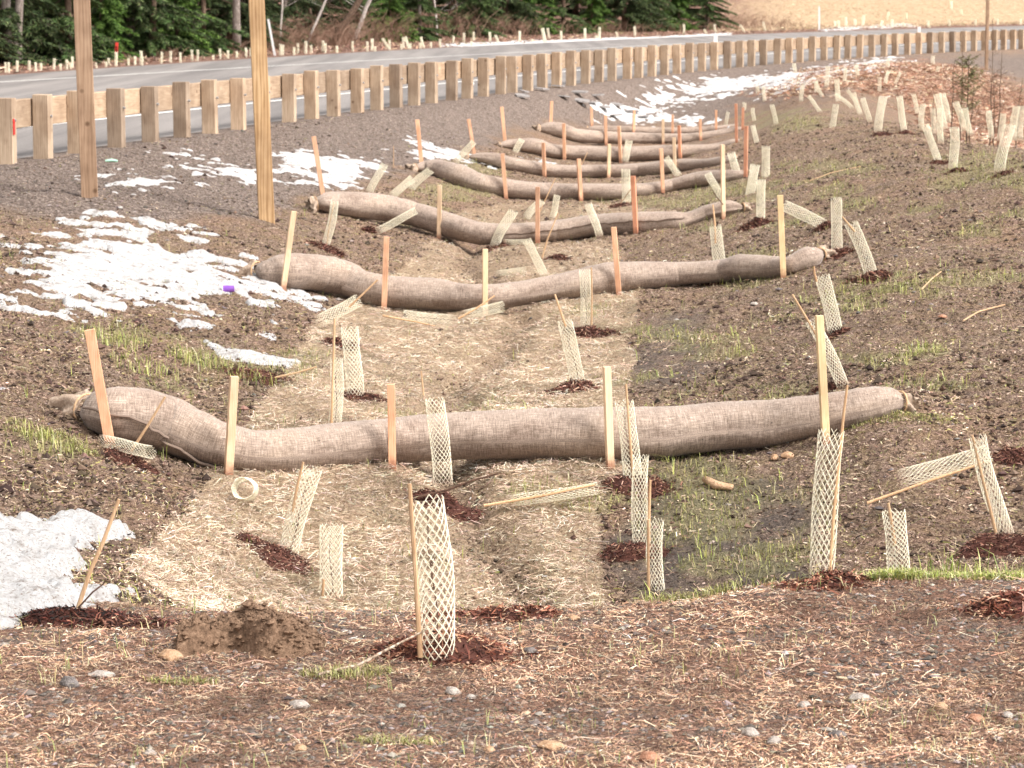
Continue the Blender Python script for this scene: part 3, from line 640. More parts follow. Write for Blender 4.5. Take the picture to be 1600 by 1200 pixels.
for r, (Y, L_) in STK.items():
    for k, (tu, tv, bu, bv, wp, m_) in enumerate(L_):
        tilt = 'leaning' if abs(tu - bu) > 9 else 'upright'
        where = 'at the nearest burlap roll' if r == 1 else f'at the {ordinal(r)} nearest burlap roll'
        rad = {1: .23, 2: .22, 3: .19, 4: .17}.get(r, .15); Yk = float(np.interp(bu, *ROLLS[r])) - rad - .05
        if k == 0 and r > 2: Yk += rad * 2 + .15
        stake(Yk, tu, tv, bu, bv, wp, m_, f'{tilt} {cn[id(m_)]} wooden stake {where}, {ordinal(k + 1)} from left')

# ------------------------------------------------------------------ mesh sleeves
m, t, b = mat("dark_twig"); L(t, ramp(t, noise(t, objvec(t), 30), [(.3, (.07, .042, .03)), (.7, (.24, .14, .10))]), b.inputs['Base Color']); TWIG = m
m, t, b = mat("mesh_plastic"); c = ramp(t, noise(t, objvec(t), 14, 3), [(.3, (.70, .62, .44)), (.45, (.86, .81, .63)), (.6, (.93, .90, .75))])
xz = N(t, 'ShaderNodeSeparateXYZ'); L(t, objvec(t), xz.inputs[0]); hh = math_(t, 'ADD', xz.outputs[2], math_(t, 'MULTIPLY', math_(t, 'SUBTRACT', noise(t, objvec(t), 9, 3), .5), .3))
c = mix(t, ramp(t, hh, [(.02, (.65, .65, .65)), (.16, (0, 0, 0))]), c, (.34, .20, .13)); L(t, c, b.inputs['Base Color']); b.inputs['Roughness'].default_value = .5
b.inputs['Subsurface Weight'].default_value = 0.0; NETM = m
def sleeve_mesh(seed, Nn=15, rows=21, wd=.0048, k=4):
    rg = random.Random(seed); Ln = 1.0; V = []; Fq = []; idx = 0
    squash = rg.uniform(.72, 1.0); p1, p2 = rg.uniform(0, 6), rg.uniform(0, 6); wav = rg.uniform(.03, .17)
    def P(a, h, rr=.5):
        r = rr * (1 + .05 * math.sin(3 * a + p1) * math.sin(h * 5 + p2) + .03 * math.sin(2 * a + 9 * h))
        x = math.cos(a) * r; y = math.sin(a) * r * squash
        return Vector((x + wav * math.sin(h * 3 + p1), y + wav * math.sin(h * 4 + p2), h))
    w_r = wd / .14; w_h = wd / .61
    for sgn in (1, -1):
        for s in range(Nn):
            base = s * 2 * math.pi / Nn; nseg = 2 * rows; ends = nseg - rg.choice((0, 0, 1))
            for q in range(ends + 1):
                h = q / nseg; a = base + sgn * h * rows * 2 * math.pi / Nn + .18 * sgn * math.sin(q * math.pi) / Nn
                a += math.sin(h * 17 + s) * .02
                c0 = P(a, h, .5 if sgn > 0 else .488)
                tg = Vector((-math.sin(a), math.cos(a) * squash, 0)); nr = Vector((math.cos(a), math.sin(a), 0))
                for dx, dz in ((-.5, 0), (0, -.5), (.5, 0), (0, .5)):
                    V.append(c0 + tg * dx * w_r * 1.25 + nr * dz * w_r * .9)
                if q:
                    for j in range(4): Fq.append([idx - 4 + j, idx - 4 + (j + 1) % 4, idx + (j + 1) % 4, idx + j])
                idx += 4
    me = bpy.data.meshes.new('mesh_sleeve'); me.from_pydata([tuple(v) for v in V], [], Fq); me.materials.append(NETM); return me
SLEEVES = [sleeve_mesh(s, 14, 15, wd=.0037) for s in range(5)]
SLEEVES_T = [sleeve_mesh(20 + s, 13, 13, wd=.0050) for s in range(3)]
SLEEVES_F = [sleeve_mesh(10 + s, 10, 12, wd=.0115) for s in range(3)]
def orient(o, b0, tp, wd, roll_=0.0):
    d = (tp - b0); q = Vector((0, 0, 1)).rotation_difference(d.normalized()) @ Quaternion((0, 0, 1), roll_)
    o.rotation_mode = 'QUATERNION'; o.rotation_quaternion = q; o.scale = (wd, wd, d.length)
TUBES = []
def tube(bu, bv, tu, tv, label, w=None, Y=None, cane=None, lie=False, group='mesh tree tubes in the swale', far=False, name='tree_tube', dz=0.0, thick=False):
    if Y is None: b0 = hit(bu, bv, ymin=12.5 if bv < 960 else 5)
    else: b0 = at(bu, bv, Y)
    s = F / b0.y; Yt = b0.y; pl = math.hypot(tu - bu, tv - bv) / s
    if lie and pl < .6:
        Yt = b0.y + math.sqrt(.61 ** 2 - pl ** 2) * (1 if tv < bv else -1) * .6
    tp = at(tu, tv, Yt)
    if lie:
        r = .06
        b0.z = max(b0.z, float(gz(b0.x, b0.y)) + r * .8); tp.z = max(tp.z, float(gz(tp.x, tp.y)) + r * .8)
    wd = (w / s) if w else .145
    me = random.choice(SLEEVES_F if far else SLEEVES_T if (thick or b0.y > 36) else SLEEVES)
    dn = (b0 - tp).normalized()
    if not lie: b0 = b0 + dn * .03
    if cane:
        root = empty(name, b0); sl = bpy.data.objects.new('mesh_sleeve', me); COL.objects.link(sl); sl.parent = root
        orient(sl, b0, tp, wd, random.uniform(0, 6)); pts = [at(*q, b0.y - .05) if len(q) == 2 else at(q[0], q[1], q[2]) for q in cane]
        if len(pts) == 2: pts = [pts[0], pts[0].lerp(pts[1], .5) + Vector((random.uniform(-.01, .01), 0, random.uniform(-.01, .01))), pts[1]]
        if b0.y < 33:      # young plant inside the sleeve
            ax = tp - b0; st = [Vector((0, 0, 0)), ax * .35 + Vector((.012, 0, 0)), ax * .7 + Vector((-.01, .01, 0)), ax * random.uniform(.8, .98)]
            pt = [tube_verts(st, [.004, .0035, .003, .0015], 5)]
            for _ in range(6):
                q = ax * random.uniform(.2, .85); a = random.uniform(0, 6.28); pt.append(tube_verts([q, q + Vector((math.cos(a) * .035, math.sin(a) * .035, .05))], [.002, .001], 4))
            solid('seedling', pt, TWIG, root)
        n = len(pts); solid('cane', [tube_verts([p - b0 for p in pts], [.011 - .004 * i / n for i in range(n)], 7)], CANE, root)
    else:
        root = bpy.data.objects.new(name, me); COL.objects.link(root); root.location = b0; orient(root, b0, tp, wd, random.uniform(0, 6))
    tag(root, label, 'tree tube', group); return root, b0
# ---- mulch heaps
def shard_field(P, Ln, Wd, Th, yaw, tilt, rollv, cols, bend=None):
    """n thin curved flakes: 6 verts, 2 quads each"""
    n = len(P); cy, sy = np.cos(yaw), np.sin(yaw); ct, s_t = np.cos(tilt), np.sin(tilt)
    d = np.stack([cy * ct, sy * ct, s_t], 1); s = np.stack([-sy, cy, np.zeros(n)], 1); nn = np.cross(d, s)
    s2 = s * np.cos(rollv)[:, None] + nn * np.sin(rollv)[:, None]; nn2 = np.cross(d, s2)
    b = (bend if bend is not None else RNG.normal(0, .12, n))[:, None] * Ln[:, None]
    V = np.stack([P - d * Ln[:, None] / 2 - s2 * Wd[:, None] / 2, P - d * Ln[:, None] / 2 + s2 * Wd[:, None] / 2,
                  P + nn2 * b - s2 * Wd[:, None] / 2 * 1.1, P + nn2 * b + s2 * Wd[:, None] / 2 * 1.1,
                  P + d * Ln[:, None] / 2 - s2 * Wd[:, None] / 3, P + d * Ln[:, None] / 2 + s2 * Wd[:, None] / 3], 1).reshape(-1, 3)
    i = np.arange(n)[:, None] * 6
    Fq = np.concatenate([i + np.array([[0, 1, 3, 2]]), i + np.array([[2, 3, 5, 4]])])
    return V, Fq, np.repeat(cols, 6, 0)
def stone_field(P, R, cols, flat=.6):
    n = len(P); base = np.array([[1, 0, 0], [0, 1, 0], [-1, 0, 0], [0, -1, 0], [0, 0, 1], [0, 0, -1]], float)
    B = base[None] * (1 + RNG.uniform(-.3, .3, (n, 6, 1))) + RNG.normal(0, .14, (n, 6, 3)); B[:, :, 2] *= flat; B[:, :, 0] *= RNG.uniform(.8, 1.5, (n, 1))
    a = RNG.uniform(0, 6.28, n); ca, sa = np.cos(a)[:, None], np.sin(a)[:, None]
    X = B[:, :, 0] * ca - B[:, :, 1] * sa; Yy = B[:, :, 0] * sa + B[:, :, 1] * ca
    V = (np.stack([X, Yy, B[:, :, 2]], -1) * R[:, None, None] + P[:, None, :]).reshape(-1, 3)
    f = np.array([[0, 1, 4], [1, 2, 4], [2, 3, 4], [3, 0, 4], [1, 0, 5], [2, 1, 5], [3, 2, 5], [0, 3, 5]])
    return V, (np.arange(n)[:, None, None] * 6 + f[None]).reshape(-1, 3), np.repeat(cols, 6, 0)
def colmat(name, rough=.9, spec=.2, trans=0.0):
    m, t, b = mat(name); a = attr(t, 'col'); n = noise(t, objvec(t), 60, 3)
    L(t, mix(t, .7, a.outputs['Color'], ramp(t, n, [(.3, (.7, .7, .7)), (.65, (1.2, 1.2, 1.2))]), 'MULTIPLY'), b.inputs['Base Color'])
    b.inputs['Roughness'].default_value = rough; b.inputs['Specular IOR Level'].default_value = spec; return m
CHIP = colmat("shredded_litter"); STONEM = colmat("stone", .8, .35); BLADE = colmat("grass_blade", .6, .3)
def pick(pal, n, jit=.15):
    P = np.array([c for c, _ in pal]); w_ = np.array([q for _, q in pal], float); w_ /= w_.sum()
    C = P[RNG.choice(len(P), n, p=w_)]; return np.clip(C * (1 + RNG.normal(0, jit, (n, 1))) * (1 + RNG.normal(0, .05, (n, 3))), .004, .95)
MUL = [((.10, .042, .032), 5), ((.17, .075, .053), 4), ((.045, .024, .02), 4), ((.30, .15, .105), 2), ((.48, .31, .22), 1.4)]
MULF = [((.12, .045, .032), 4), ((.25, .095, .06), 4), ((.05, .023, .018), 3), ((.43, .21, .13), 2.5), ((.62, .41, .28), 1.6)]
def mulch(u, v, wpx, hpx, label, Y=None, asp=.75, pal=MUL, n=None, ymin=12.5):
    c0 = hit(u, v, ymin=ymin) if Y is None else onz(at(u, v, Y).x, Y); s = F / c0.y; rx = wpx / 2 / s; ry = rx * asp; h = hpx / s * .6
    n = n or int(np.clip(3600 * rx, 260, 3200)); sd = random.random() * 50
    k = 26; rr = np.linspace(0, 1.12, 8); V = []; 
    for r in rr:
        for j in range(k):
            a = 2 * math.pi * j / k; w_ = 1 + .25 * float(vnoise(math.cos(a) * 1.5 + sd, math.sin(a) * 1.5, 1)) * 2
            x = c0.x + math.cos(a) * rx * r * w_; y = c0.y + math.sin(a) * ry * r * w_
            V.append((x, y, float(gz(x, y)) + h * max(0, (1 - r * r)) * (.8 + .5 * float(vnoise(x * 9, y * 9, 3))) - (.03 if r > 1.05 else .0)))
    V = np.array(V); F0 = gridfaces(len(rr), k, True); C0 = np.tile(np.array([[.075, .03, .022]]), (len(V), 1))
    a = RNG.uniform(0, 6.28, n); r = np.sqrt(RNG.uniform(0, 1, n)) * (1 + RNG.uniform(0, .5, n) * (RNG.random(n) < .3)); w_ = 1 + .5 * vnoise(np.cos(a) * 1.5 + sd, np.sin(a) * 1.5, 1)
    x = c0.x + np.cos(a) * rx * r * w_; y = c0.y + np.sin(a) * ry * r * w_
    z = gz(x, y) + h * np.clip(1 - r * r, 0, 1) * (.8 + .5 * vnoise(x * 9, y * 9, 3)) + .008
    ls = 1.0 if c0.y < 25 else 1.6
    V1, F1, C1 = shard_field(np.stack([x, y, z], 1), RNG.uniform(.012, .07, n) * ls, RNG.uniform(.0025, .0075, n) * ls, None, RNG.uniform(0, 6.28, n), RNG.normal(0, .35, n), RNG.normal(0, .7, n), pick(pal, n))
    F1 = F1 + len(V); b0 = np.array(c0)
    o = build_mesh('bark_mulch', np.concatenate([V, V1]) - b0, [F0, F1], CHIP, cols=np.concatenate([C0, C1])); o.location = b0
    return tag(o, label, 'mulch heap', 'bark mulch heaps')

# the near tubes: base, top, label, options, mulch (u, v, w, h)
NEAR = [
 ((683,1032),(668,778),'tallest mesh tree tube, front centre, with cane, on a red mulch heap', dict(w=60, cane=[(657,1027),(650,900),(640,756)]), (690,1062,240,55,'front')),
 ((518,963),(516,820),'upright mesh tube behind the foreground bank right of the dirt clod', dict(Y=18.2, w=37, cane=[(504,962),(506,905)]), None),
 ((450,868),(487,730),'mesh tube leaning right on the straw matting below the nearest roll', dict(w=33, cane=[(458,800),(474,722)]), (430,868,130,24,'straw')),
 ((691,752),(680,622),'upright mesh tube in front of the nearest roll behind the tallest tube', dict(w=31, Y=20.35), (692,760,112,34,'rollmid')),
 ((1000,858),(1001,712),'upright mesh tube with cane at the right edge of straw matting', dict(w=31, cane=[(1014,856),(1016,750)]), (988,872,100,36,'edge')),
 ((987,757),(975,626),'mesh tube leaning over the nearest roll just right of a pale stake', dict(w=30, cane=[(990,755),(978,600)]), (1000,768,110,24,'behind')),
 ((1028,948),(1025,812),'mesh tube right of straw matting standing lowest behind the bank edge', dict(Y=18.4, w=32, cane=[(1014,945),(1013,812)]), None),
 ((1282,900),(1300,672),'tall mesh tube with long bent cane rising over the nearest roll', dict(w=42, cane=[(1296,902),(1303,800),(1314,690),(1319,640),(1324,602)]), (1290,905,150,26,'right')),
 ((1408,915),(1394,798),'short mesh tube standing behind a green grass strip', dict(Y=16.6, w=36, cane=[(1398,850),(1388,786)]), None),
 ((1568,835),(1527,682),'leaning mesh tube with cane over a large mulch heap, right edge', dict(w=34, cane=[(1556,832),(1519,680)]), (1570,862,150,60,'farright')),
 ((1412,748),(1547,705),'fallen mesh tube on a long brown cane propped against a leaning tube', dict(Y=19.2, w=28, lie=False, cane=[(1355,786),(1450,752),(1540,722)]), None),
 ((792,796),(935,762),'fallen mesh tube lying flat on straw below the nearest roll', dict(lie=True, w=22, cane=[(756,790),(850,774),(930,757)]), None),
 ((160,700),(238,706),'flattened mesh tube lying at the foot of the leftmost orange stake', dict(lie=True, w=26, cane=[(203,708),(258,620)]), (203,722,90,26,'flat')),
 ((555,620),(548,511),'upright mesh tube beside dark mulch just behind the nearest roll', dict(w=27), (567,626,70,18,'back')),
 ((523,662),(527,560),'mesh tube with cane half hidden behind the nearest roll', dict(w=21, Y=22.2, cane=[(518,662),(523,498)]), None),
 ((905,604),(882,500),'leaning mesh tube with brown cane above mulch behind the nearest roll', dict(w=24, cane=[(884,510),(867,460)]), (901,609,82,18,'mid')),
 ((915,514),(914,421),'slender upright mesh tube in front of the second roll beside its cane', dict(w=17, cane=[(924,514),(924,418)]), (920,521,72,18,'second')),
 ((497,512),(560,468),'fallen mesh tube lying below the left part of the second roll', dict(lie=True, w=20, cane=[(545,480),(590,437)]), None),
 ((713,508),(632,494),'flattened mesh tube lying left of another below the second roll', dict(lie=True, w=18, cane=[(598,493),(708,516)]), None),
 ((722,502),(786,479),'fallen mesh tube lying under the middle stake of the second roll', dict(lie=True, w=19, cane=[(716,498),(773,462)]), None),
 ((1305,525),(1284,430),'mesh tube on the slope just behind the tallest pale yellow stake', dict(w=23, cane=[(1276,440),(1272,416)]), (1305,526,44,16,'slope')),
 ((1318,604),(1268,500),'mesh tube leaning left behind the nearest roll with brown cane above', dict(w=24, cane=[(1282,535),(1262,500),(1238,460)]), (1300,606,56,14,'top')),
 ((1128,437),(1117,352),'mesh tube in front of the second roll, nearer its right end', dict(w=19, cane=[(1118,380),(1114,320)]), (1130,441,76,14,'secondright')),
 ((1309,393),(1306,308),'upright mesh tube beside the tied right end of the second roll', dict(w=17), (1300,400,64,16,'tied')),
 ((1362,433),(1329,348),'leaning mesh tube alone on dark mulch right of the second roll', dict(w=20, cane=[(1336,362),(1316,338)]), (1360,440,70,24,'alone')),
 ((1288,352),(1224,320),'nearly fallen mesh tube reaching behind the yellow stake at the second roll', dict(w=18, Y=36), (1292,358,34,20,'fallen')),
 ((1188,346),(1189,280),'upright mesh tube above mulch beyond the crumpled end of the third roll', dict(w=15), (1180,354,50,18,'third')),
 ((1170,318),(1180,257),'mesh tube overlapping another just right of the third roll', dict(w=14, Y=43), None),
 ((1195,278),(1197,228),'mesh tube standing on the slope right of the fourth roll', dict(w=12), None),
 ((1127,313),(1107,270),'leaning mesh tube between pale stake and third roll at right', dict(w=11), None),
 ((1152,281),(1143,238),'faint mesh tube at the right end of the fourth roll', dict(w=12, Y=49.5), None),
 ((509,387),(523,313),'leaning mesh tube before the left end of the third roll', dict(w=16, cane=[(510,386),(522,316)]), (510,391,60,12,'thirdleft')),
 ((588,366),(651,330),'fallen mesh tube propped before the left part of the third roll', dict(lie=True, w=15), (582,363,30,10,'propped')),
 ((774,389),(800,328),'mesh tube leaning right across the middle of the third roll', dict(w=15), (775,389,44,10,'across')),
 ((935,366),(920,318),'thin mesh tube crossing the right half of the third roll', dict(w=15, Y=39.3), (930,370,40,8,'thin')),
 ((978,319),(978,264),'upright mesh tube before the right part of the fourth roll', dict(w=13), (974,322,40,8,'fourth')),
 ((613,306),(645,278),'lower of two fallen mesh tubes end to end behind the third roll', dict(w=13, Y=43), None),
 ((640,298),(672,264),'upper of two fallen mesh tubes touching the fourth roll', dict(w=13, Y=46), None),
 ((578,301),(600,256),'leaning mesh tube behind the left part of the third roll', dict(w=12), None),
 ((712,254),(740,221),'mesh tube leaning at the tied left tip of the fifth roll', dict(w=12), None),
 ((805,238),(815,217),'short mesh tube leaning on the left end of the sixth roll', dict(w=12, Y=60.3), None),
 ((862,340),(872,305),'mesh tube leaning right, behind the middle of the third roll', dict(w=11), None),
 ((824,344),(845,312),'mesh tube leaning right behind the third roll beside an orange stake', dict(w=12), None),
 ((830,308),(880,316),'fallen mesh tube lying below the fourth roll near its middle', dict(w=9, lie=True), None),
 ((852,431),(822,375),'leaning mesh tube behind the second roll right of its middle stake', dict(w=13), (872,405,36,10,'stick')),
 ((788,384),(826,388),'fallen mesh tube lying just below the third roll near its middle', dict(w=8, lie=True), None),
 ((775,434),(820,437),'low mesh tube lying half hidden behind the second roll', dict(w=11, lie=True), None),
 ((977,251),(983,219),'short mesh tube leaning over the sixth roll near its middle', dict(w=11, Y=60.4), None),
 ((1061,275),(1040,246),'leaning mesh tube behind the fourth roll, right of the orange stake', dict(w=10), None),
]
MLAB = {'front': 'large red brown mulch heap under the tallest front mesh tube', 'straw': 'dark mulch spread on straw under the right leaning mesh tube', 'rollmid': 'round dark mulch heap on straw before the middle of the nearest roll',
 'edge': 'dark mulch patch at the right edge of the straw matting', 'behind': 'dark mulch just below the nearest roll right of the pale stake', 'right': 'bright red mulch strip under the tall tube with bent cane',
 'farright': 'broad dark mulch heap under the leaning tube at the right edge', 'flat': 'red mulch below the flattened tube at the leftmost stake', 'back': 'dark mulch heap behind the nearest roll right of an upright tube',
 'mid': 'dark mulch heap on straw under the tube with brown cane', 'second': 'dark mulch under the slender tube before the second roll', 'slope': 'mulch on the slope behind the tallest yellow stake',
 'top': 'red mulch directly behind the right end of the nearest roll', 'secondright': 'red mulch below the right half of the second roll', 'tied': 'red mulch beside the tied right end of the second roll',
 'alone': 'red mulch heap on the bare slope under a lone leaning tube', 'fallen': 'small mulch heap at the foot of the nearly fallen tube', 'third': 'mulch heap right of the crumpled end of the third roll',
 'thirdleft': 'mulch before the left end of the third roll', 'propped': 'small mulch patch under the propped tube at the third roll', 'across': 'dark mulch under the tube leaning across the third roll',
 'thin': 'low mulch patch under the thin tube at the third roll', 'fourth': 'low dark mulch before the right part of the fourth roll', 'stick': 'small dark mulch patch beneath a thin cane behind the second roll'}
for (bp, tp_, lab, kw, mu) in NEAR:
    tube(*bp, *tp_, lab, **kw)
    if mu:
        kw2 = dict(Y=20.3) if mu[4] == 'rollmid' else dict(ymin=5, pal=MULF, Y=10.95) if mu[4] == 'front' else dict(ymin=11, pal=MULF, Y=11.95) if mu[4] == 'right' else {}
        mulch(mu[0], mu[1], mu[2], mu[3], MLAB[mu[4]], **kw2)
mulch(120, 965, 190, 34, 'dark wet mulch heap with black leaves below the near snow patch', ymin=5, Y=11.7, pal=[((.02, .016, .015), 4), ((.05, .02, .016), 4), ((.12, .04, .03), 3), ((.3, .12, .08), 1)], asp=.5)
mulch(205, 972, 120, 20, 'red brown mulch spread right of the wet mulch by the snow', ymin=5, Y=11.6, asp=.5)
mulch(812, 968, 150, 30, 'loose red mulch heap on the bank right of the tallest tube', ymin=5, Y=11.7, pal=MULF, asp=.6)
mulch(700, 968, 110, 14, 'thin red mulch patch on the bank behind the tallest tube', ymin=5, Y=11.75, pal=MULF, asp=.6)
mulch(1590, 1010, 180, 40, 'red mulch heap cut by the right edge near the front', ymin=5, pal=MULF, asp=.5, Y=11.3)
mulch(400, 592, 110, 12, 'thin dark mulch patch above the nearest roll by a snow strip')
mulch(1592, 718, 90, 24, 'mulch patch behind the fallen tube at the right edge')
mulch(530, 540, 60, 10, 'small dark mulch behind the nearest roll near two tubes', asp=.9)

# the end-on ring
b0 = hit(386, 790); tp = b0 + Vector((-.02, -.17, .15)); b1 = b0 + Vector((0, .12, .07))
o = bpy.data.objects.new('tree_tube', SLEEVES[2]); COL.objects.link(o); o.location = b1; orient(o, b1, tp, .155)
tag(o, 'short round mesh tube lying with its open end towards the camera on straw', 'tree tube', 'mesh tree tubes in the swale')

# tubes on the berm to the right (coordinates measured on an enlarged crop)
HILL = [(715,605,728,482,54),(570,470,575,388,None),(660,518,600,445,None),(395,470,397,400,None),(365,437,368,400,None),(685,405,692,305,None),(640,430,638,375,None),(668,446,632,378,None),(738,470,733,365,None),(805,500,725,432,58),
 (822,480,785,415,58),(845,525,808,430,57),(880,560,858,452,56),(928,614,945,445,None),(1048,612,1020,445,None),(1103,520,1090,435,50),(1130,592,1128,480,45),(1205,750,1142,582,None),(1217,655,1207,500,42),(1183,612,1178,500,46),(1232,590,1197,435,46),(1245,560,1225,430,49),
 (1280,787,1271,588,None),(1322,600,1285,472,46),(1352,617,1325,500,44),(1492,800,1530,575,None),(1442,632,1442,512,46),(1495,642,1500,525,44),(1552,642,1562,490,44),(1582,642,1588,490,43),
 (538,340,538,293,None),(765,380,775,312,None),(826,357,825,300,None),(742,332,733,308,None),(930,422,932,357,None),(958,387,973,325,None),(1000,392,1030,335,None),(970,312,973,268,None),(1178,306,1180,258,None),(1193,337,1207,310,None),
 (450,580,435,483,None),(372,702,345,580,57),(215,580,232,518,None),(300,515,308,475,None),(350,560,345,500,None),(222,800,240,745,57)]
WH = ['on the brown berm', 'beyond the far rolls at right', 'near the distant snow and guardrail']
HILL = sorted(HILL, key=lambda q: q[0]); cnt = [0, 0, 0]
for (x0, y0, x1, y1, Y) in HILL:
    u0, v0, u1, v1 = 1060 + x0 / 2.963, y0 / 2.963, 1060 + x1 / 2.963, y1 / 2.963
    w_ = 1 if x0 < 460 else (2 if y0 < 440 else 0); cnt[w_] += 1
    tilt = 'leaning left' if u1 - u0 < -5 else 'leaning right' if u1 - u0 > 4 else 'upright'
    size = 'tall' if v0 - v1 > 50 else 'small' if v0 - v1 < 28 else 'medium'
    r_, b0 = tube(u0, v0, u1, v1, f'{size} {tilt} mesh tube {WH[w_]}, {ordinal(cnt[w_])} from the left', Y=Y, group='mesh tree tubes on the berm', w=max(5.5, (v0 - v1) * .215))
    if y0 > 590 and w_ == 0 and Y is None:
        mulch(u0 + 4, v0 + 3, 34, 6, f'low red mulch under the {ordinal(cnt[w_])} tube from the left on the berm', n=220)

# tubes beyond the road
FAR1 = [(25,338,288),(40,338,288),(80,335,280),(135,330,280),(165,330,288),(190,328,292),(250,325,270),(280,325,295),(310,322,275),(325,320,290),(335,315,262),(445,315,290),(490,310,285),(502,305,268),(537,308,240),(595,305,270),(625,302,260),(652,300,235),(659,303,262),(748,295,240),(790,290,236),(835,290,242),(888,283,230),(915,282,230),(988,275,254),(1018,275,225),(1055,272,233),(1095,268,236),(1138,266,220),(1160,264,222),(1298,258,203),(1310,256,208),(1362,255,218),(1378,250,200),(1415,250,190),(1440,248,208),(1495,245,188),(1506,246,200),(1560,246,212)]
FAR2 = [(62,240,190),(130,238,192),(152,235,178),(165,238,215),(236,233,178,200),(232,230,185),(287,232,205),(297,225,172),(325,230,170,305),(330,225,200),(375,230,198),(392,228,170,378),(423,228,195),(467,225,182),(500,222,210),(528,200,165),(577,195,152),(622,188,147),(697,195,148),(740,208,162,722),(612,215,190),(835,192,143),(905,195,183,890),(955,197,130,940),(972,180,130,965),(1027,190,143),(1138,180,130),(1205,183,125),(1290,170,148,1280),(1368,170,122),(1205,185,165,1185),(1595,158,112)]
FAR3 = [(130,155,135,118),(172,150,112,166),(305,150,115,285),(400,143,100,392),(725,128,98),(742,128,95),(775,125,80),(817,122,88),(853,122,70,858),(990,128,90),(1045,125,105,1038),(1155,125,95),(1253,122,90),(1310,72,45),(1375,118,90),(1480,115,88,1474),(1585,115,88),(1263,45,5),(1055,90,58),(935,122,95,945),(960,95,55,975),(1165,128,108,1150)]
FA = [(x / 2.963, b_ / 2.963, t_ / 2.963, (r[0] if r else x) / 2.963) for x, b_, t_, *r in FAR1] + [(530 + x / 2.963, b_ / 2.963, t_ / 2.963, 530 + (r[0] if r else x) / 2.963) for x, b_, t_, *r in FAR2] + [(1060 + x / 2.963, b_ / 2.963, t_ / 2.963, 1060 + (r[0] if r else x) / 2.963) for x, b_, t_, *r in FAR3]
ZN = [(0, 134, 'beyond the road left of the grey brown timber'), (134, 410, 'beyond the road between the two tall timbers'), (410, 700, 'beyond the road right of the golden timber'), (700, 1060, 'beyond the road under the middle firs'), (1060, 1700, 'beyond the road below the tan slope')]
FA.sort(); cz = [0] * 5
for (u, vb, vt, ut) in FA:
    zi = [i for i, q in enumerate(ZN) if q[0] <= u < q[1]][0]; cz[zi] += 1
    dx_, dy_, dz_ = rays(u, vb)
    b0 = hit(u, vb)
    if FARE.dist(b0.x, b0.y) < .35:      # stand it on the verge, not the asphalt
        for _ in range(200):
            b0.y += .3; b0.x = float(dx_) * b0.y / float(dy_)
            if FARE.dist(b0.x, b0.y) > .45: break
        b0.z = float(gz(b0.x, b0.y))
    tube(u, float(proj(b0.x, b0.y, b0.z)[1]), ut, vt, f'pale tree tube {ZN[zi][2]}, {ordinal(cz[zi])} from left', w=max(3.6, (vb - vt) * .22), Y=b0.y, far=True, group='tree tubes beyond the road')

# ------------------------------------------------------------------ loose canes and sticks
def stick(pts, r, m, label, name='cane', cat='cane', Y=None):
    Y = Y or hit(*pts[0]).y; P = [at(u, v, Y) for u, v in pts]; b0 = P[0]
    n = len(P); o = solid(name, [tube_verts([p - b0 for p in P], [r * (1 - .35 * i / n) for i in range(n)], 7)], m); o.location = b0
    return tag(o, label, cat)
m, t, b = mat("dark_twig"); L(t, ramp(t, noise(t, objvec(t), 30), [(.3, (.05, .03, .022)), (.7, (.17, .10, .07))]), b.inputs['Base Color']); TWIG = m
stick([(122,950),(140,895),(160,850),(175,810),(186,780)], .010, CANE, 'long pale bent cane standing in wet mulch beside the near snow patch', Y=11.8)
stick([(122,950),(145,925),(162,912),(165,905)], .004, TWIG, 'thin dark twig beside the long pale cane in the snow', 'twig', 'twig', Y=11.75)
stick([(655,776),(700,765),(740,750),(778,740)], .009, TWIG, 'reddish brown stick lying across the round mulch heap on straw', 'stick', 'stick', Y=20.2)
stick([(847,403),(855,375),(872,333)], .010, CANE, 'thin cane standing alone behind the second roll', Y=35.5)
stick([(430,590),(465,582),(495,573)], .009, CANE, 'thin cane lying left above the nearest roll', Y=24.5)
stick([(662,618),(658,580)], .008, CANE, 'short thin cane stuck in straw behind the nearest roll', Y=22.5)
stick([(1130,320),(1114,300)], .007, TWIG, 'short dark cane right before the crumpled end of the third roll', 'twig', 'twig', Y=39)
for k, (pts, lab) in enumerate([([(855,272),(862,255)], 'thin cane between the fifth and fourth roll near its left'), ([(905,265),(918,238)], 'thin cane rising over the fifth roll near the middle'), ([(968,320),(1000,276)], 'long thin cane leaning right over the fourth roll'),
        ([(615,262),(615,228)], 'tiny upright cane in gravel left of the fourth roll'), ([(842,334),(868,278)], 'thin cane leaning right over the fourth roll near its middle'), ([(1240,145),(1252,105)], 'thin cane near distant guardrail above the snow')]):
    stick(pts, .008, CANE, lab, Y=hit(*pts[0]).y)
for k, (pts, lab) in enumerate([([(1440,457),(1455,440),(1470,428)], 'pale bare twig lying beside green moss on the right slope'), ([(1505,505),(1530,490),(1570,480)], 'long pale twig lying on the right slope near the edge'), ([(1265,285),(1300,272),(1345,262)], 'long pale twig lying across the upper right slope'), ([(1225,585),(1290,525)], 'thin brown twig behind the tallest yellow stake')]):
    P = [hit(*q) + Vector((0, 0, .02)) for q in pts]; o = solid('twig', [tube_verts([p - P[0] for p in P], .007, 6)], CANE if k < 3 else TWIG); o.location = P[0]; tag(o, lab, 'twig')
m, t, b = mat('lichen_bark'); L(t, ramp(t, noise(t, objvec(t), 60, 4), [(.35, (.14, .09, .06)), (.5, (.35, .27, .2)), (.65, (.6, .55, .46))]), b.inputs['Base Color']); BIRCHY = m
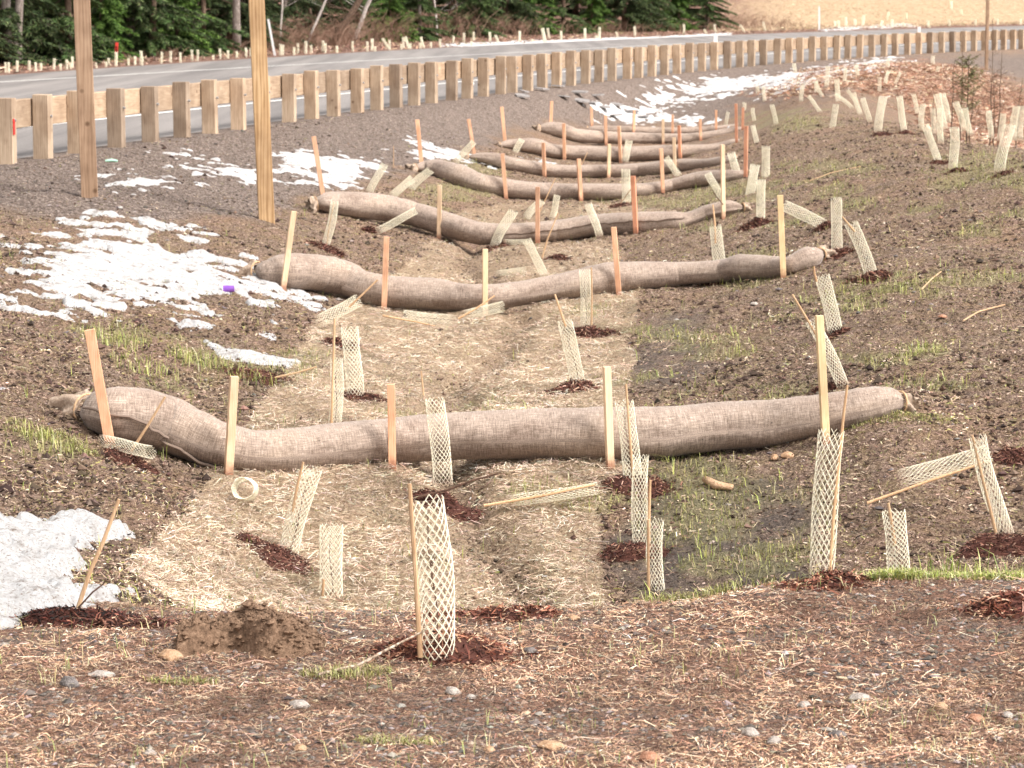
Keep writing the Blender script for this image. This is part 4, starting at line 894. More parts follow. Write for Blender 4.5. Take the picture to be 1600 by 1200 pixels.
P = [onz(at(u, v, y).x, y, dz) for u, v, y, dz in ((498,1082,10.5,.02),(560,1066,10.6,.03),(610,1052,10.7,.08),(668,1040,10.8,.13))]
o = solid('stick', [tube_verts([p - P[0] for p in P], [.006, .006, .005, .003], 8)], BIRCHY); o.location = P[0]; tag(o, 'pale lichen covered stick lying over the front mulch heap', 'stick')

# ------------------------------------------------------------------ rocks, clod, chunks, litter
def lump_mesh(name, c0, rx, ry, rz, m, label, cat, seed=0, rough=.22, det=3, cut=.35, detail=40):
    import bmesh
    bm = bmesh.new(); bmesh.ops.create_icosphere(bm, subdivisions=det, radius=1)
    for v in bm.verts:
        p = v.co.copy(); n = float(fbm(p.x * 1.3 + seed * 3.1, p.y * 1.3 + p.z * 1.7 + seed, 3, seed % 5)); s = 1 + n * rough * 2
        q = p * s
        for ax, lim in ((Vector((.3, -.8, .5)).normalized(), .72), (Vector((-.7, -.3, .6)).normalized(), .76), (Vector((.1, .1, 1)), .78), (Vector((.8, .2, .5)).normalized(), .74)):
            dd = q.dot(ax)
            if dd > lim: q = q - ax * (dd - lim) * .8
        v.co = Vector((q.x * rx, q.y * ry, max(q.z, -cut) * rz))
    me = bpy.data.meshes.new(name); bm.to_mesh(me); bm.free(); me.materials.append(m)
    o = bpy.data.objects.new(name, me); COL.objects.link(o); o.location = c0; o.rotation_euler.z = random.uniform(-.4, .4)
    return tag(o, label, cat)
def rockmat(name, a, c, e):
    m, t, b = mat(name); v = objvec(t); f = noise(t, v, 34, 7, .8); L(t, ramp(t, f, [(.35, a), (.5, c), (.68, e)]), b.inputs['Base Color']); bump(t, b, f, .8, .02); return m
RT = rockmat('tan_rock', (.30, .17, .09), (.52, .33, .20), (.66, .48, .33)); RW = rockmat('pale_rock', (.26, .22, .19), (.44, .39, .345), (.62, .57, .52))
RG = rockmat('grey_rock', (.09, .08, .075), (.19, .17, .16), (.33, .30, .285)); ROR = rockmat('orange_rock', (.28, .12, .07), (.46, .24, .15), (.58, .36, .26))
RSOIL = rockmat('dry_clay', (.07, .043, .027), (.22, .138, .088), (.40, .27, .18))
for (u, v, w_, h_, m_, lab) in [
   (267,1030,42,20,RT,'tan angular rock below the dirt clod near the front left'), (468,1107,36,18,RW,'white rock on gravel left of the front mulch heap'), (1015,1190,34,22,ROR,'rounded orange rock cut by the bottom edge'),
   (862,1168,46,13,RT,'flat tan wood like rock near the bottom centre'), (765,1175,18,12,RT,'small tan rock at bottom left of the flat tan one'), (707,1084,26,14,RW,'pale square rock just below the front mulch heap'),
   (736,1092,18,9,RW,'small white rock right of the pale square rock'), (1173,1150,28,17,RW,'white rock at the bottom right among straw'), (1210,1162,26,16,RW,'dull pale rock right beside the white rock at bottom right'),
   (1345,1094,36,14,RW,'pale grey rock in litter left of the orange one'), (1258,1106,24,13,RW,'whitish rock at the left end of a long bark piece'), (1525,1127,28,13,ROR,'small orange rock in dark gravel near the lower right'),
   (1575,1121,22,11,RW,'small pale rock farthest right near the lower edge'), (897,968,20,10,RT,'tan rock beside the loose red mulch heap on the bank'), (829,1020,22,12,RG,'grey green rock right of the tallest tube'),
   (1310,1152,30,14,RG,'dark flat slate piece at the lower right'), (745,1006,28,11,RG,'flat grey slate right beside the tallest tube foot'), (1470,1108,26,14,RT,'tan curled rock at lower right beside bark'),
   (1210,718,14,12,RT,'small orange wood lump on mud below the nearest roll'), (1231,716,22,13,RT,'tan rock right of the small orange lump on mud'), (1473,497,16,6,ROR,'small reddish stone on the right slope by a pale twig'),
   (1178,477,14,6,RW,'pale stone on the slope below the second roll'), (235,1180,24,12,RW,'pale stone at the bottom left corner'), (470,1172,24,12,RT,'tan stone at bottom left of center'), (108,1073,34,22,RG,'dark muddy stone at the left near the front'),
   (160,1056,44,8,RW,'flat white scrap of snow or stone at the front left'), (80,1120,20,8,RG,'dark slate chip near the left edge at the front')]:
    y0 = {True: None}.get(True); c0 = hit(u, v, ymin=5 if v > 930 else 12.5); s = F / c0.y
    lump_mesh('rock', c0 + Vector((0, 0, h_ / s * .25)), w_ / 2 / s, w_ / 2 / s * .8, h_ / s * .62, m_, lab, 'rock', seed=int(u) % 17)
c0 = hit(393, 1012, ymin=5)
def clod():
    V = []; nx, ny = 120, 70; X = np.linspace(-.29, .29, nx); Yl = np.linspace(-.17, .3, ny); XX, YY = np.meshgrid(X, Yl); gx, gy = XX + c0.x, YY + c0.y
    prof = np.interp(XX, [-.29, -.27, -.2, -.1, 0, .08, .15, .22, .29], [0, .09, .125, .13, .14, .13, .105, .06, 0])
    front = sstep(-.14, -.075, YY + .045 * np.sin(XX * 17) + .05 * fbm(gx * 9, gy * 9, 2, 1)); back = sstep(.3, .02, YY)
    h = prof * front * back * (1 + .5 * fbm(gx * 8, gy * 8, 3, 4)) + .05 * np.abs(fbm(gx * 20, gy * 20, 4, 2)) * front + .03 * np.round(vnoise(gx * 13, gy * 13, 5) * 3) / 3 * front * back - .02 * (1 - front * back)
    h -= .035 * np.exp(-((XX + .03) / .045) ** 2) * sstep(.06, -.04, YY) + .03 * np.exp(-((XX - .10) / .04) ** 2) * sstep(.03, -.04, YY)
    zz = gz(gx, gy) + h - c0.z; V = np.stack([XX, YY, zz], -1).reshape(-1, 3)
    hf = h.ravel(); cand = np.where((hf > .01) | ((YY.ravel() < -.06) & (RNG.random(hf.size) < .25)))[0]; pk = RNG.choice(cand, 1500)
    Rr = np.clip(RNG.lognormal(-5.0, .5, 1500), .003, .022); Vs, Fs, _ = stone_field(V[pk] + np.array([0, 0, .001]) + RNG.normal(0, .003, (1500, 3)), Rr, np.zeros((1500, 3)), .8)
    o = build_mesh('dirt_clod', np.concatenate([V, Vs]), [gridfaces(ny, nx), Fs + len(V)], RSOIL); o.location = c0
    tag(o, 'broken clod of dry brown earth with a crumbling front edge on the bank', 'dirt clod')
clod()
# pale wood chunk on mud, bark piece
P = [hit(u, v) + Vector((0, 0, .03)) for u, v in ((1103,756),(1120,765),(1145,769))]
o = solid('wood_chunk', [tube_verts([p - P[0] for p in P], [.035, .045, .03], 9, squash=.7)], rockmat('bare_wood', (.34, .2, .12), (.55, .36, .22), (.68, .49, .33)), smooth=True); o.location = P[0]; tag(o, 'curved pale orange chunk of wood lying on dark mud', 'wood')
P = [hit(u, v, ymin=5) + Vector((0, 0, .012)) for u, v in ((1262,1110),(1290,1107),(1325,1109))]
o = solid('bark_strip', [tube_verts([p - P[0] for p in P], [.009, .013, .007], 7, squash=.5)], TWIG); o.location = P[0]; tag(o, 'long brown bark strip lying beside a whitish rock, front right', 'bark')
P = [hit(u, v, ymin=5) + Vector((0, 0, .012)) for u, v in ((1385,912),(1345,905))]
# cup
m, t, b = mat("purple_cup"); L(t, ramp(t, noise(t, objvec(t), 9), [(.3, (.16, .05, .35)), (.7, (.30, .13, .50))]), b.inputs['Base Color']); b.inputs['Roughness'].default_value = .4
c0 = hit(357, 459); o = solid('cup', [tube_verts([(-.055, 0, .04), (.06, 0, .05)], [.045, .032], 14)], m); o.location = c0; tag(o, 'crushed purple paper cup lying on the snow left of the second roll', 'cup')
rim = solid('rim', [tube_verts([(-.062, 0, .04), (-.052, 0, .0405)], [.048, .048], 14)], WHITE, o)
m, t, b = mat("mint_plastic"); L(t, ramp(t, noise(t, objvec(t), 9), [(.3, (.35, .7, .5)), (.7, (.55, .85, .68))]), b.inputs['Base Color'])
c0 = hit(174, 254); o = solid('litter_scrap', [tube_verts([(-.085, 0, .02), (0, .02, .03), (.085, .01, .02)], [.02, .028, .02], 8, squash=.8)], m); o.location = c0; tag(o, 'small mint green plastic scrap on gravel right of the grey brown timber', 'litter')
c0 = hit(737, 160); p = at(737, 131, RAIL_Y := float(gpos[19].y) - .15)
lump_mesh('plastic_bag', p, .07, .04, .08, WHITE, 'white crumpled scrap caught on a guardrail post', 'litter', seed=3)

RSL = rockmat('asphalt_rubble', (.15, .14, .135), (.28, .26, .25), (.42, .40, .385))
# asphalt slabs heap
def slab(u, v, w_, tilt, lab):
    c0 = hit(u, v); s = F / c0.y; r = w_ / 2 / s; k = random.randint(5, 7); pts = [(math.cos(2 * math.pi * j / k + random.uniform(-.3, .3)) * r * random.uniform(.7, 1.1), math.sin(2 * math.pi * j / k) * r * random.uniform(.6, .9)) for j in range(k)]
    th = .035; V = [(x, y, 0) for x, y in pts] + [(x * .96, y * .96, th) for x, y in pts]
    me = bpy.data.meshes.new('asphalt_slab'); me.from_pydata(V, [], [list(range(k))[::-1], list(range(k, 2 * k))] + [[j, (j + 1) % k, k + (j + 1) % k, k + j] for j in range(k)]); me.materials.append(RSL)
    o = bpy.data.objects.new('asphalt_slab', me); COL.objects.link(o); o.location = c0 + Vector((0, 0, .03)); o.rotation_euler = (tilt, random.uniform(-.12, .12), random.uniform(0, 6))
    tag(o, lab, 'slab', 'broken asphalt slabs by the guardrail')
SL = [(843,141,46,.5),(870,137,40,.3),(900,146,50,.4),(930,152,44,.3),(905,160,60,.35),(940,170,50,.3),(962,165,40,.4),(880,154,40,.5),(985,176,44,.25),(815,152,44,.4),(1005,185,36,.3),(960,183,40,.3),(820,146,26,.6),(925,163,36,.5)]
SL.sort()
for k, (u, v, w_, tl) in enumerate(SL): slab(u, v, w_ * .75, random.uniform(-.1, .16), f'broken dark asphalt slab by the guardrail, {ordinal(k + 1)} from the left in the heap')

# ------------------------------------------------------------------ snow
m, t, b = mat("snow"); g = N(t, "ShaderNodeNewGeometry"); p = g.outputs['Position']
c = ramp(t, noise(t, p, 9, 6, .7), [(.30, (.22, .18, .15)), (.37, (.48, .45, .43)), (.44, (.66, .65, .64)), (.6, (.78, .785, .79))])
c = mix(t, ramp(t, noise(t, p, 60, 3, .7), [(.36, (.8, .8, .8)), (.43, (0, 0, 0))]), c, (.30, .23, .18))
L(t, c, b.inputs['Base Color']); b.inputs['Roughness'].default_value = .7; b.inputs['Subsurface Weight'].default_value = .0
bump(t, b, noise(t, p, 25, 6, .75), 1.0, .06); SNOW = m
def snow(polys, label, thick=.07, nz=30, ny=14, ymin=5, ymax=400, du=2.2, dl=.0022, vs=2.6, hole=None, fr=1.0, bias=0):
    P = np.array([q for pl in polys for q in pl], float); u0, u1, v0, v1 = P[:, 0].min() - 25, P[:, 0].max() + 25, P[:, 1].min() - 12, P[:, 1].max() + 12
    ys = [hit(float(u), float(v), ymin=ymin).y for pl in polys for u, v in pl]; y0, y1 = max(ymin, min(ys) * .94), min(ymax, max(ys) * 1.08)
    A = (np.arange(u0, u1, du) - 800) / F; Y = np.exp(np.arange(math.log(y0), math.log(y1), dl)); AA, YY = np.meshgrid(A, Y); XX = AA * YY; ZZ = gz(XX, YY)
    u, v = proj(XX, YY, ZZ); f = np.full(XX.shape, -1e9)
    for pl in polys: f = np.maximum(f, sdf(pl, u, v, vs))
    f = f + nz * fbm(XX * 1.5 * fr, YY * .8 * fr, 4, 6) + ny * fbm(XX * 4 * fr, YY * 4 * fr, 4, 1) + bias; f = np.where(f > 0, f, f)
    z = np.clip(f / 28, -1, 1) * thick; z = np.where(z > 0, thick * np.sqrt(np.clip(z / thick, 0, 1)) * (.75 + 1.1 * fbm(XX * 5, YY * 5, 4, 3)), z - .01)
    z = z * (1 if thick > .08 else sstep(0, 22, f) * .75 + .25)
    keep = f > -9; r, c_ = XX.shape; Fq = gridfaces(r, c_); kk = keep.ravel(); Fq = Fq[kk[Fq].any(1)]
    used = np.unique(Fq); mp_ = -np.ones(r * c_, int); mp_[used] = np.arange(len(used))
    zb = ground_base(XX, YY) + micro(XX, YY) * .6 + np.clip(f / 10, -1, .35) * .03
    V = np.stack([XX.ravel(), YY.ravel(), (zb + z).ravel()], 1)[used]
    o = build_mesh('snow', V, [mp_[Fq]], SNOW, smooth=True); tag(o, label, 'snow', None, 'stuff')
snow([[(-60,820),(20,817),(60,814),(100,808),(132,816),(150,828),(185,833),(192,838),(160,850),(112,862),(132,885),(108,898),(98,925),(130,932),(200,928),(185,938),(110,952),(60,966),(0,978),(-60,985)]], 'thick white snow patch at the left edge near the front', .08, 22, 42, ymin=11.5, ymax=18, du=1.6, dl=.0016, vs=1.6)
snow([[(130,350),(200,352),(262,360),(335,378),(305,390),(350,415),(405,438),(480,462),(488,475),(430,482),(385,468),(330,462),(350,480),(318,492),(240,472),(180,462),(165,485),(130,484),(70,468),(0,462),(0,452),(60,440),(40,420),(60,395),(110,390),(90,376),(160,375)]], 'large broken snow patch left of the second burlap roll', .035, 50, 125, vs=2.2, bias=-6)
snow([[(350,492),(440,522),(432,533),(380,512)]], 'narrow snow strip below the large broken snow patch', .04, 20, 12, vs=2.2)
snow([[(320,532),(350,545),(400,552),(474,564),(450,575),(390,569),(345,557)]], 'thin curved snow strip among green grass left above the nearest roll', .05, 8, 6, vs=2.2)
snow([[(-20,368),(20,374),(45,386),(20,392),(-20,388)], [(-20,604),(50,607),(-20,612)]], 'small snow scraps at the left edge beside gravel', .03, 20, 12, vs=2.2)
snow([[(240,246),(292,250),(300,262),(255,260)], [(296,243),(350,248),(392,264),(400,286),(345,282),(320,268)], [(185,285),(240,280),(278,300),(215,300)], [(18,296),(62,300),(50,306)], [(130,268),(180,266),(185,280),(130,276)]], 'thin streaks of snow on gravel between the two tall timbers', .03, 50, 80, vs=3, bias=-14)
snow([[(428,236),(500,238),(610,250),(592,264),(545,292),(495,296),(428,290),(470,272),(428,262)]], 'streaky snow right of the golden timber behind the third roll', .03, 50, 70, vs=3, bias=-16)
snow([[(640,216),(700,232),(760,245),(850,250),(880,262),(800,262),(720,248),(660,236)], [(655,238),(715,240),(705,250),(660,246)]], 'thin melting snow between the fourth and sixth rolls', .03, 30, 50, vs=3, bias=-8)
snow([[(975,152),(1040,136),(1110,126),(1200,120),(1290,112),(1390,96),(1404,103),(1310,118),(1230,132),(1140,150),(1060,158),(985,166)]], 'long snow band on the shoulder beyond the farthest roll', .05, 60, 90, du=1.8, vs=3.5, bias=-14)
snow([[(935,164),(1000,166),(1060,180),(1115,190),(1080,200),(1000,196),(950,184)]], 'snow patch among rubble beside the farthest roll', .05, 50, 80, du=1.8, vs=3.5, bias=-10)
snow([[(690,68),(800,64),(920,60),(1040,56),(1140,51),(1140,55),(1040,61),(920,66),(800,70),(690,73)]], 'thin snow strip along the far side of the road', .05, 10, 8, du=2.5, dl=.003, vs=6, fr=.5)
snow([[(1285,46),(1310,41),(1350,40),(1420,36),(1430,41),(1340,45),(1290,49)]], 'small snow strip beyond the road below the tan slope', .05, 16, 10, du=2.5, dl=.003, vs=6, fr=.5)

# ------------------------------------------------------------------ litter scattered over the ground
def samp(n, y0, y1, k=1.0, a0=-.20, a1=.20):
    q = RNG.random(n)
    Y = (y0 ** (1 - k) + q * (y1 ** (1 - k) - y0 ** (1 - k))) ** (1 / (1 - k)) if abs(k - 1) > 1e-6 else y0 * (y1 / y0) ** q
    return RNG.uniform(a0, a1, n) * Y, Y
def stuffobj(name, parts, m, label):
    V = []; FF = []; C = []; k = 0
    for v, f, c in parts: V.append(v); FF.append(f + k); C.append(c); k += len(v)
    o = build_mesh(name, np.concatenate(V), [f for f in FF], m, cols=np.concatenate(C)); return tag(o, label, name.replace('_', ' '), None, 'stuff')
# bench: stones
X, Y = samp(32000, 8.0, 12.6, .2, -.24, .24); g = fbm(X * 1.3, Y * 2.2, 3, 4); keep = RNG.random(len(X)) < sstep(-.28, .3, g) * .85 + .15; X, Y = X[keep], Y[keep]; n = len(X)
PS = [((.085, .070, .060), 5), ((.16, .135, .115), 4), ((.28, .245, .225), 1.8), ((.24, .155, .11), 2), ((.46, .35, .26), .7)]
R = np.clip(RNG.lognormal(-4.95, .42, n), .003, .025)
st = stone_field(np.stack([X, Y, gz(X, Y) + R * .15], 1), R, pick(PS, n), .5)
X2, Y2 = samp(9000, 13, 60, .8); u, v, z = zones(X2, Y2, gz(X2, Y2)); kp = (RNG.random(len(X2)) < .25 + .75 * z['gravel']) & (RNG.random(len(X2)) > z['straw'] * .9) & (z['verge'] < .1) & (RAIL.dist(X2, Y2) < .2); X2, Y2 = X2[kp], Y2[kp]; n2 = len(X2)
R2 = np.clip(RNG.lognormal(-4.3, .4, n2), .006, .045); st2 = stone_field(np.stack([X2, Y2, gz(X2, Y2) + R2 * .2], 1), R2, pick([((.12, .105, .1), 4), ((.24, .2, .18), 3), ((.42, .36, .32), 1)], n2), .55)
stuffobj('gravel', [st, st2], STONEM, 'loose dark angular gravel scattered over the ground')
# bench: chips and needles
PC = [((.44, .27, .175), 4.5), ((.28, .16, .105), 3.2), ((.58, .41, .28), 3.2), ((.74, .60, .44), 1.4), ((.12, .075, .055), 2)]
def flakes(n, y0, y1, k, l0, l1, w0, w1, pal, cond=None, lift=.006, tilt=.22, jit=.15, rl=.5, a1=.2, a0_=None, vr=.8):
    X, Y = samp(n, y0, y1, k, -a1 if a0_ is None else a0_, a1)
    Z = gz(X, Y)
    if cond is not None:
        kp = cond(X, Y, Z); X, Y, Z = X[kp], Y[kp], Z[kp]
    n = len(X); Ln = RNG.uniform(0, 1, n) ** 1.8 * (l1 - l0) + l0; Wd = RNG.uniform(w0, w1, n)
    return shard_field(np.stack([X, Y, Z + RNG.uniform(.001, lift * 2, n)], 1), Ln, Wd, None, RNG.uniform(0, 6.28, n), RNG.normal(0, tilt, n), RNG.normal(0, rl, n), np.clip(pick(pal, n, jit) * (1 + vr * fbm(X * 1.7, Y * 1.2, 3, 2) + vr * fbm(X * 8, Y * 5, 2, 4))[:, None].clip(.3, 1.7), .004, .9))
f1 = flakes(150000, 8.2, 12.5, .2, .008, .05, .0012, .0034, PC, lambda X, Y, Z: RNG.random(len(X)) < sstep(.25, -.22, fbm(X * 1.3, Y * 2.2, 3, 4)) * .72 + .28, a1=.24)
f2 = flakes(2600, 8.2, 12.5, .2, .05, .17, .0015, .0032, [((.66, .47, .33), 3), ((.5, .3, .2), 2), ((.78, .64, .48), 1)], tilt=.12)
stuffobj('wood_chips', [f1, f2], CHIP, 'reddish shredded wood chips and needles covering the foreground bank')
# compost crumbs on the slopes
def czn(X, Y, Z):
    u, v, z = zones(X, Y, Z); return (RNG.random(len(X)) > z['straw'] * .97) & (z['verge'] < .1) & (RNG.random(len(X)) > z['gravel'] * .8) & (RNG.random(len(X)) > z['mud'] * .55) & (RAIL.dist(X, Y) < -.1)
PB = [((.045, .029, .022), 4.6), ((.15, .095, .070), 4), ((.31, .212, .155), 3.2), ((.58, .46, .35), 2.2), ((.28, .26, .10), 2)]
c1 = flakes(420000, 12.6, 62, .8, .010, .055, .003, .0095, PB, czn, lift=.007, tilt=.3, rl=.7, a1=.235)
c2 = flakes(33000, 12.6, 62, .8, .03, .15, .0025, .005, [((.42, .32, .23), 3), ((.58, .47, .34), 2), ((.30, .25, .13), 2)], czn, lift=.01, tilt=.15, a1=.235)
X, Y = samp(72000, 12.8, 60, .8, -.235, .235); Z = gz(X, Y); kp = czn(X, Y, Z) & (fbm(X * 1.4, Y * 1.1, 3, 7) > -.05); X, Y, Z = X[kp], Y[kp], Z[kp]; n = len(X); Rk = np.clip(RNG.lognormal(-4.35, .45, n), .006, .045)
c3 = stone_field(np.stack([X, Y, Z + Rk * .25], 1), Rk, pick([((.05, .033, .026), 4), ((.10, .067, .05), 4), ((.19, .13, .095), 2)], n), .75)
stuffobj('compost', [c1, c2, c3], CHIP, 'dark crumbly compost and bark fragments on the slopes')
def redc(X, Y, Z):
    u, v, z = zones(X, Y, Z); return RNG.random(len(X)) < z['red']
r1 = flakes(80000, 60, 100, .5, .04, .28, .006, .022, [((.62, .45, .32), 3), ((.38, .20, .13), 4), ((.75, .62, .48), 1.5), ((.16, .09, .06), 3)], redc, lift=.03, tilt=.2, a0_=.05, a1=.20)
stuffobj('brush_litter', [r1], CHIP, 'reddish brush litter and straw covering the far cut slope')
def vergec(X, Y, Z):
    e = FARE.dist(X, Y); return (e > .5) & (e < 16)
v1 = flakes(60000, 85, 300, .8, .08, .5, .015, .05, [((.36, .22, .15), 4), ((.20, .11, .08), 4), ((.55, .42, .30), 2), ((.09, .06, .045), 2), ((.20, .20, .08), 1)], vergec, lift=.03, tilt=.3, a0_=-.2, a1=.2)
stuffobj('leaf_litter', [v1], CHIP, 'brown leaf litter and twigs on the verge beyond the road')
def tanc(X, Y, Z):
    e = FARE.dist(X, Y); return (e > 5) & (e < 70) & (X / Y > .07)
t1 = flakes(90000, 170, 420, .8, .08, .4, .012, .04, [((.50, .38, .25), 4), ((.58, .46, .32), 3), ((.38, .27, .17), 2), ((.66, .55, .40), 1)], tanc, lift=.03, tilt=.3, a0_=.06, a1=.24, vr=.4)
stuffobj('dry_grass', [t1], CHIP, 'dry tan grass on the open slope beyond the road')
# straw on the matting
def strawc(X, Y, Z):
    u, v, z = zones(X, Y, Z); return RNG.random(len(X)) < z['straw'] * (.62 + .5 * sstep(-.2, .3, fbm(X * 2, Y * 2, 2, 6)))
PST = [((.69, .54, .41), 4.5), ((.54, .40, .30), 3.5), ((.80, .68, .55), 2.4), ((.26, .17, .12), 3), ((.40, .38, .29), 1.6)]
s1 = flakes(400000, 15, 50, .9, .025, .13, .0022, .0042, PST, strawc, lift=.016, tilt=.18, a1=.165, vr=.6)
stuffobj('straw', [s1], CHIP, 'matted pale straw blanket lining the bottom of the swale')
# moss and grass
def blades(C, rad, n, h0, h1, w0, pal, spread=.5, flat=1.0):
    a = RNG.uniform(0, 6.28, n); r = np.sqrt(RNG.random(n)) * rad; X = C[0] + np.cos(a) * r; Y = C[1] + np.sin(a) * r * flat; Z = gz(X, Y)
    return blade_at(X, Y, Z, h0, h1, w0, pal, spread)
def blade_at(X, Y, Z, h0, h1, w0, pal, spread):
    n = len(X); H = RNG.uniform(h0, h1, n); az = RNG.uniform(0, 6.28, n); ln = RNG.uniform(.1, 1, n) * spread
    d = np.stack([np.cos(az), np.sin(az)], 1); s = np.stack([-d[:, 1], d[:, 0], np.zeros(n)], 1) * w0 / 2
    P0 = np.stack([X, Y, Z - .005], 1); P1 = P0 + np.stack([d[:, 0] * H * ln * .35, d[:, 1] * H * ln * .35, H * .6], 1); P2 = P0 + np.stack([d[:, 0] * H * ln, d[:, 1] * H * ln, H * (1 - .35 * ln)], 1)
    V = np.stack([P0 - s, P0 + s, P1 - s * .8, P1 + s * .8, P2 - s * .15, P2 + s * .15], 1).reshape(-1, 3); i = np.arange(n)[:, None] * 6
    return V, np.concatenate([i + np.array([[0, 1, 3, 2]]), i + np.array([[2, 3, 5, 4]])]), np.repeat(pick(pal, n), 6, 0)
GP = [((.28, .33, .07), 3), ((.44, .48, .13), 3), ((.58, .58, .24), 2.5), ((.17, .22, .07), 1.5), ((.58, .52, .33), 1.5)]
GM = [((.20, .20, .06), 3), ((.32, .32, .10), 3), ((.45, .43, .19), 2), ((.38, .30, .19), 2)]
X, Y = samp(200000, 12, 62, .8, -.235, .235); Z = gz(X, Y); u, v, z = zones(X, Y, Z); kp = (RNG.random(len(X)) < z['moss'] * .9 + .03 * (Y < 60) * (z['gravel'] < .3)) & (z['verge'] < .1) & (RAIL.dist(X, Y) < -.2)
gA = blade_at(X[kp], Y[kp], Z[kp], .03, .085, .005, GM, 1.1)
kp2 = kp & (RNG.random(len(X)) < .45 * sstep(-.05, .25, fbm(X * 3, Y * 3, 2, 2))); jx = RNG.normal(0, .02, kp2.sum()); gB = blade_at(X[kp2] + jx, Y[kp2], gz(X[kp2] + jx, Y[kp2]), .06, .15, .005, GP, .8)
X, Y = samp(500, 8.6, 12.2, .2); keep = fbm(X * 1.2, Y * 2, 2, 7) > .05; X, Y = X[keep], Y[keep]
gC = blade_at(np.repeat(X, 3) + RNG.normal(0, .02, 3 * len(X)), np.repeat(Y, 3), gz(np.repeat(X, 3), np.repeat(Y, 3)), .03, .09, .003, [((.38, .40, .16), 2), ((.58, .52, .30), 2), ((.25, .30, .10), 1)], 1.0)
stuffobj('grass', [gA, gB, gC], BLADE, 'thin moss and short grass growing in scattered patches')
def tuft(u, v, rad, n, h0, h1, lab, pal=GP, flat=.5, ymin=12.5, w0=.005, spread=.8, Y=None):
    c0 = hit(u, v, ymin=ymin) if Y is None else onz(at(u, v, Y).x, Y); V, Fq, C = blades(c0, rad, n, h0, h1, w0, pal, spread, flat)
    o = build_mesh('grass_tuft', V - np.array(c0), [Fq], BLADE, cols=C); o.location = c0; tag(o, lab, 'grass tuft', 'grass tufts')
tuft(1095, 703, .11, 150, .06, .17, 'bright green grass tuft right against the foot of the nearest roll')
tuft(545, 1055, .17, 420, .02, .06, 'low green sprig left of the front mulch heap', GM, ymin=5, spread=1.6, w0=.004)
tuft(625, 1162, .15, 260, .015, .045, 'small olive green sprig near the bottom left of centre', GM, ymin=5, spread=1.6, w0=.004, flat=.3)
tuft(285, 1068, .14, 240, .015, .04, 'faint green moss sprig below the tan rock at left', GM, ymin=5, spread=1.6, w0=.004, flat=.3)
tuft(80, 688, .34, 1100, .02, .06, 'mossy olive grass clump below the tied left end of the nearest roll', GM, flat=.7, spread=1.5)
tuft(1415, 650, .42, 900, .015, .045, 'long strip of olive grass right of the nearest roll end', GM, flat=.35, spread=1.5)
tuft(1500, 905, .45, 1500, .015, .055, 'long green grass strip along the bank edge at right', GP, flat=.14, ymin=11, spread=1.3, w0=.004, Y=12.0)
tuft(1400, 908, .12, 500, .025, .07, 'small green grass clump in front of the short mesh tube', GP, flat=.3, ymin=11, spread=1.3, w0=.004, Y=11.95)
tuft(1080, 945, .2, 260, .025, .08, 'sparse yellowish grass on the bank edge below a mesh tube', GM, flat=.3, Y=12.0, spread=1.2)
tuft(1400, 450, .5, 900, .02, .05, 'dark green moss strip on the right slope beside a pale twig', GM, flat=.5, spread=1.4)
tuft(1438, 552, .22, 350, .02, .05, 'small dark green moss patch high on the right slope', GM, flat=.4, spread=1.4)
tuft(180, 535, .3, 190, .05, .15, 'bright grass clump left of the thin curved snow strip', flat=.9)
tuft(310, 570, .3, 190, .05, .15, 'bright grass clump directly left beneath the thin curved snow strip', flat=.9)
tuft(225, 580, .3, 130, .05, .14, 'bright grass clump above the leftmost orange stake roll end', flat=.9)
tuft(400, 600, .25, 90, .05, .16, 'sparse grass clump behind the second stake of the nearest roll', flat=.9)

# ------------------------------------------------------------------ saplings on the berm
m, t, b = mat("grey_bark"); f = noise(t, objvec(t, (6, 6, 1.5)), 5, 5, .7); L(t, ramp(t, f, [(.35, (.10, .075, .06)), (.5, (.22, .18, .155)), (.68, (.42, .38, .35))]), b.inputs['Base Color']); bump(t, b, f, .7, .03); BARK = m
m, t, b = mat("birch_bark"); f = noise(t, objvec(t, (3, 3, 8)), 4, 5, .7); L(t, ramp(t, f, [(.33, (.16, .13, .11)), (.45, (.48, .43, .39)), (.65, (.66, .61, .56))]), b.inputs['Base Color']); BIRCH = m
m, t, b = mat("brown_bark"); f = noise(t, objvec(t, (6, 6, 1.2)), 5, 5, .7); L(t, ramp(t, f, [(.35, (.05, .032, .022)), (.5, (.13, .085, .06)), (.68, (.25, .18, .13))]), b.inputs['Base Color']); bump(t, b, f, .7, .03); BBARK = m
def branchy(P, r0, nb, ln, r_b=.35, k=6, up=.6, rg=random):
    parts = [tube_verts(P, [r0 * (1 - .8 * i / (len(P) - 1)) for i in range(len(P))], k)]; tips = []
    for _ in range(nb):
        f_ = rg.uniform(.2, .97); i = min(int(f_ * (len(P) - 1)), len(P) - 2); q = Vector(P[i]).lerp(Vector(P[i + 1]), f_ * (len(P) - 1) - i)
        a = rg.uniform(0, 6.28); l_ = ln * (1.1 - f_) * rg.uniform(.5, 1.2); d = Vector((math.cos(a), math.sin(a), up * rg.uniform(.3, 1.4))).normalized()
        mid = q + d * l_ * .5 + Vector((0, 0, -.03 * l_)); e = q + d * l_ + Vector((rg.uniform(-.1, .1), rg.uniform(-.1, .1), .12)) * l_
        parts.append(tube_verts([q, mid, e], [r0 * r_b * (1 - f_ * .6), r0 * r_b * .5, r0 * r_b * .15], 4)); tips.append((q, mid, e))
        for _ in range(2):
            d2 = (d + Vector((rg.uniform(-.8, .8), rg.uniform(-.8, .8), rg.uniform(-.2, .7)))).normalized(); parts.append(tube_verts([mid, mid + d2 * l_ * .4], [r0 * r_b * .4, r0 * r_b * .12], 3))
    return parts, tips
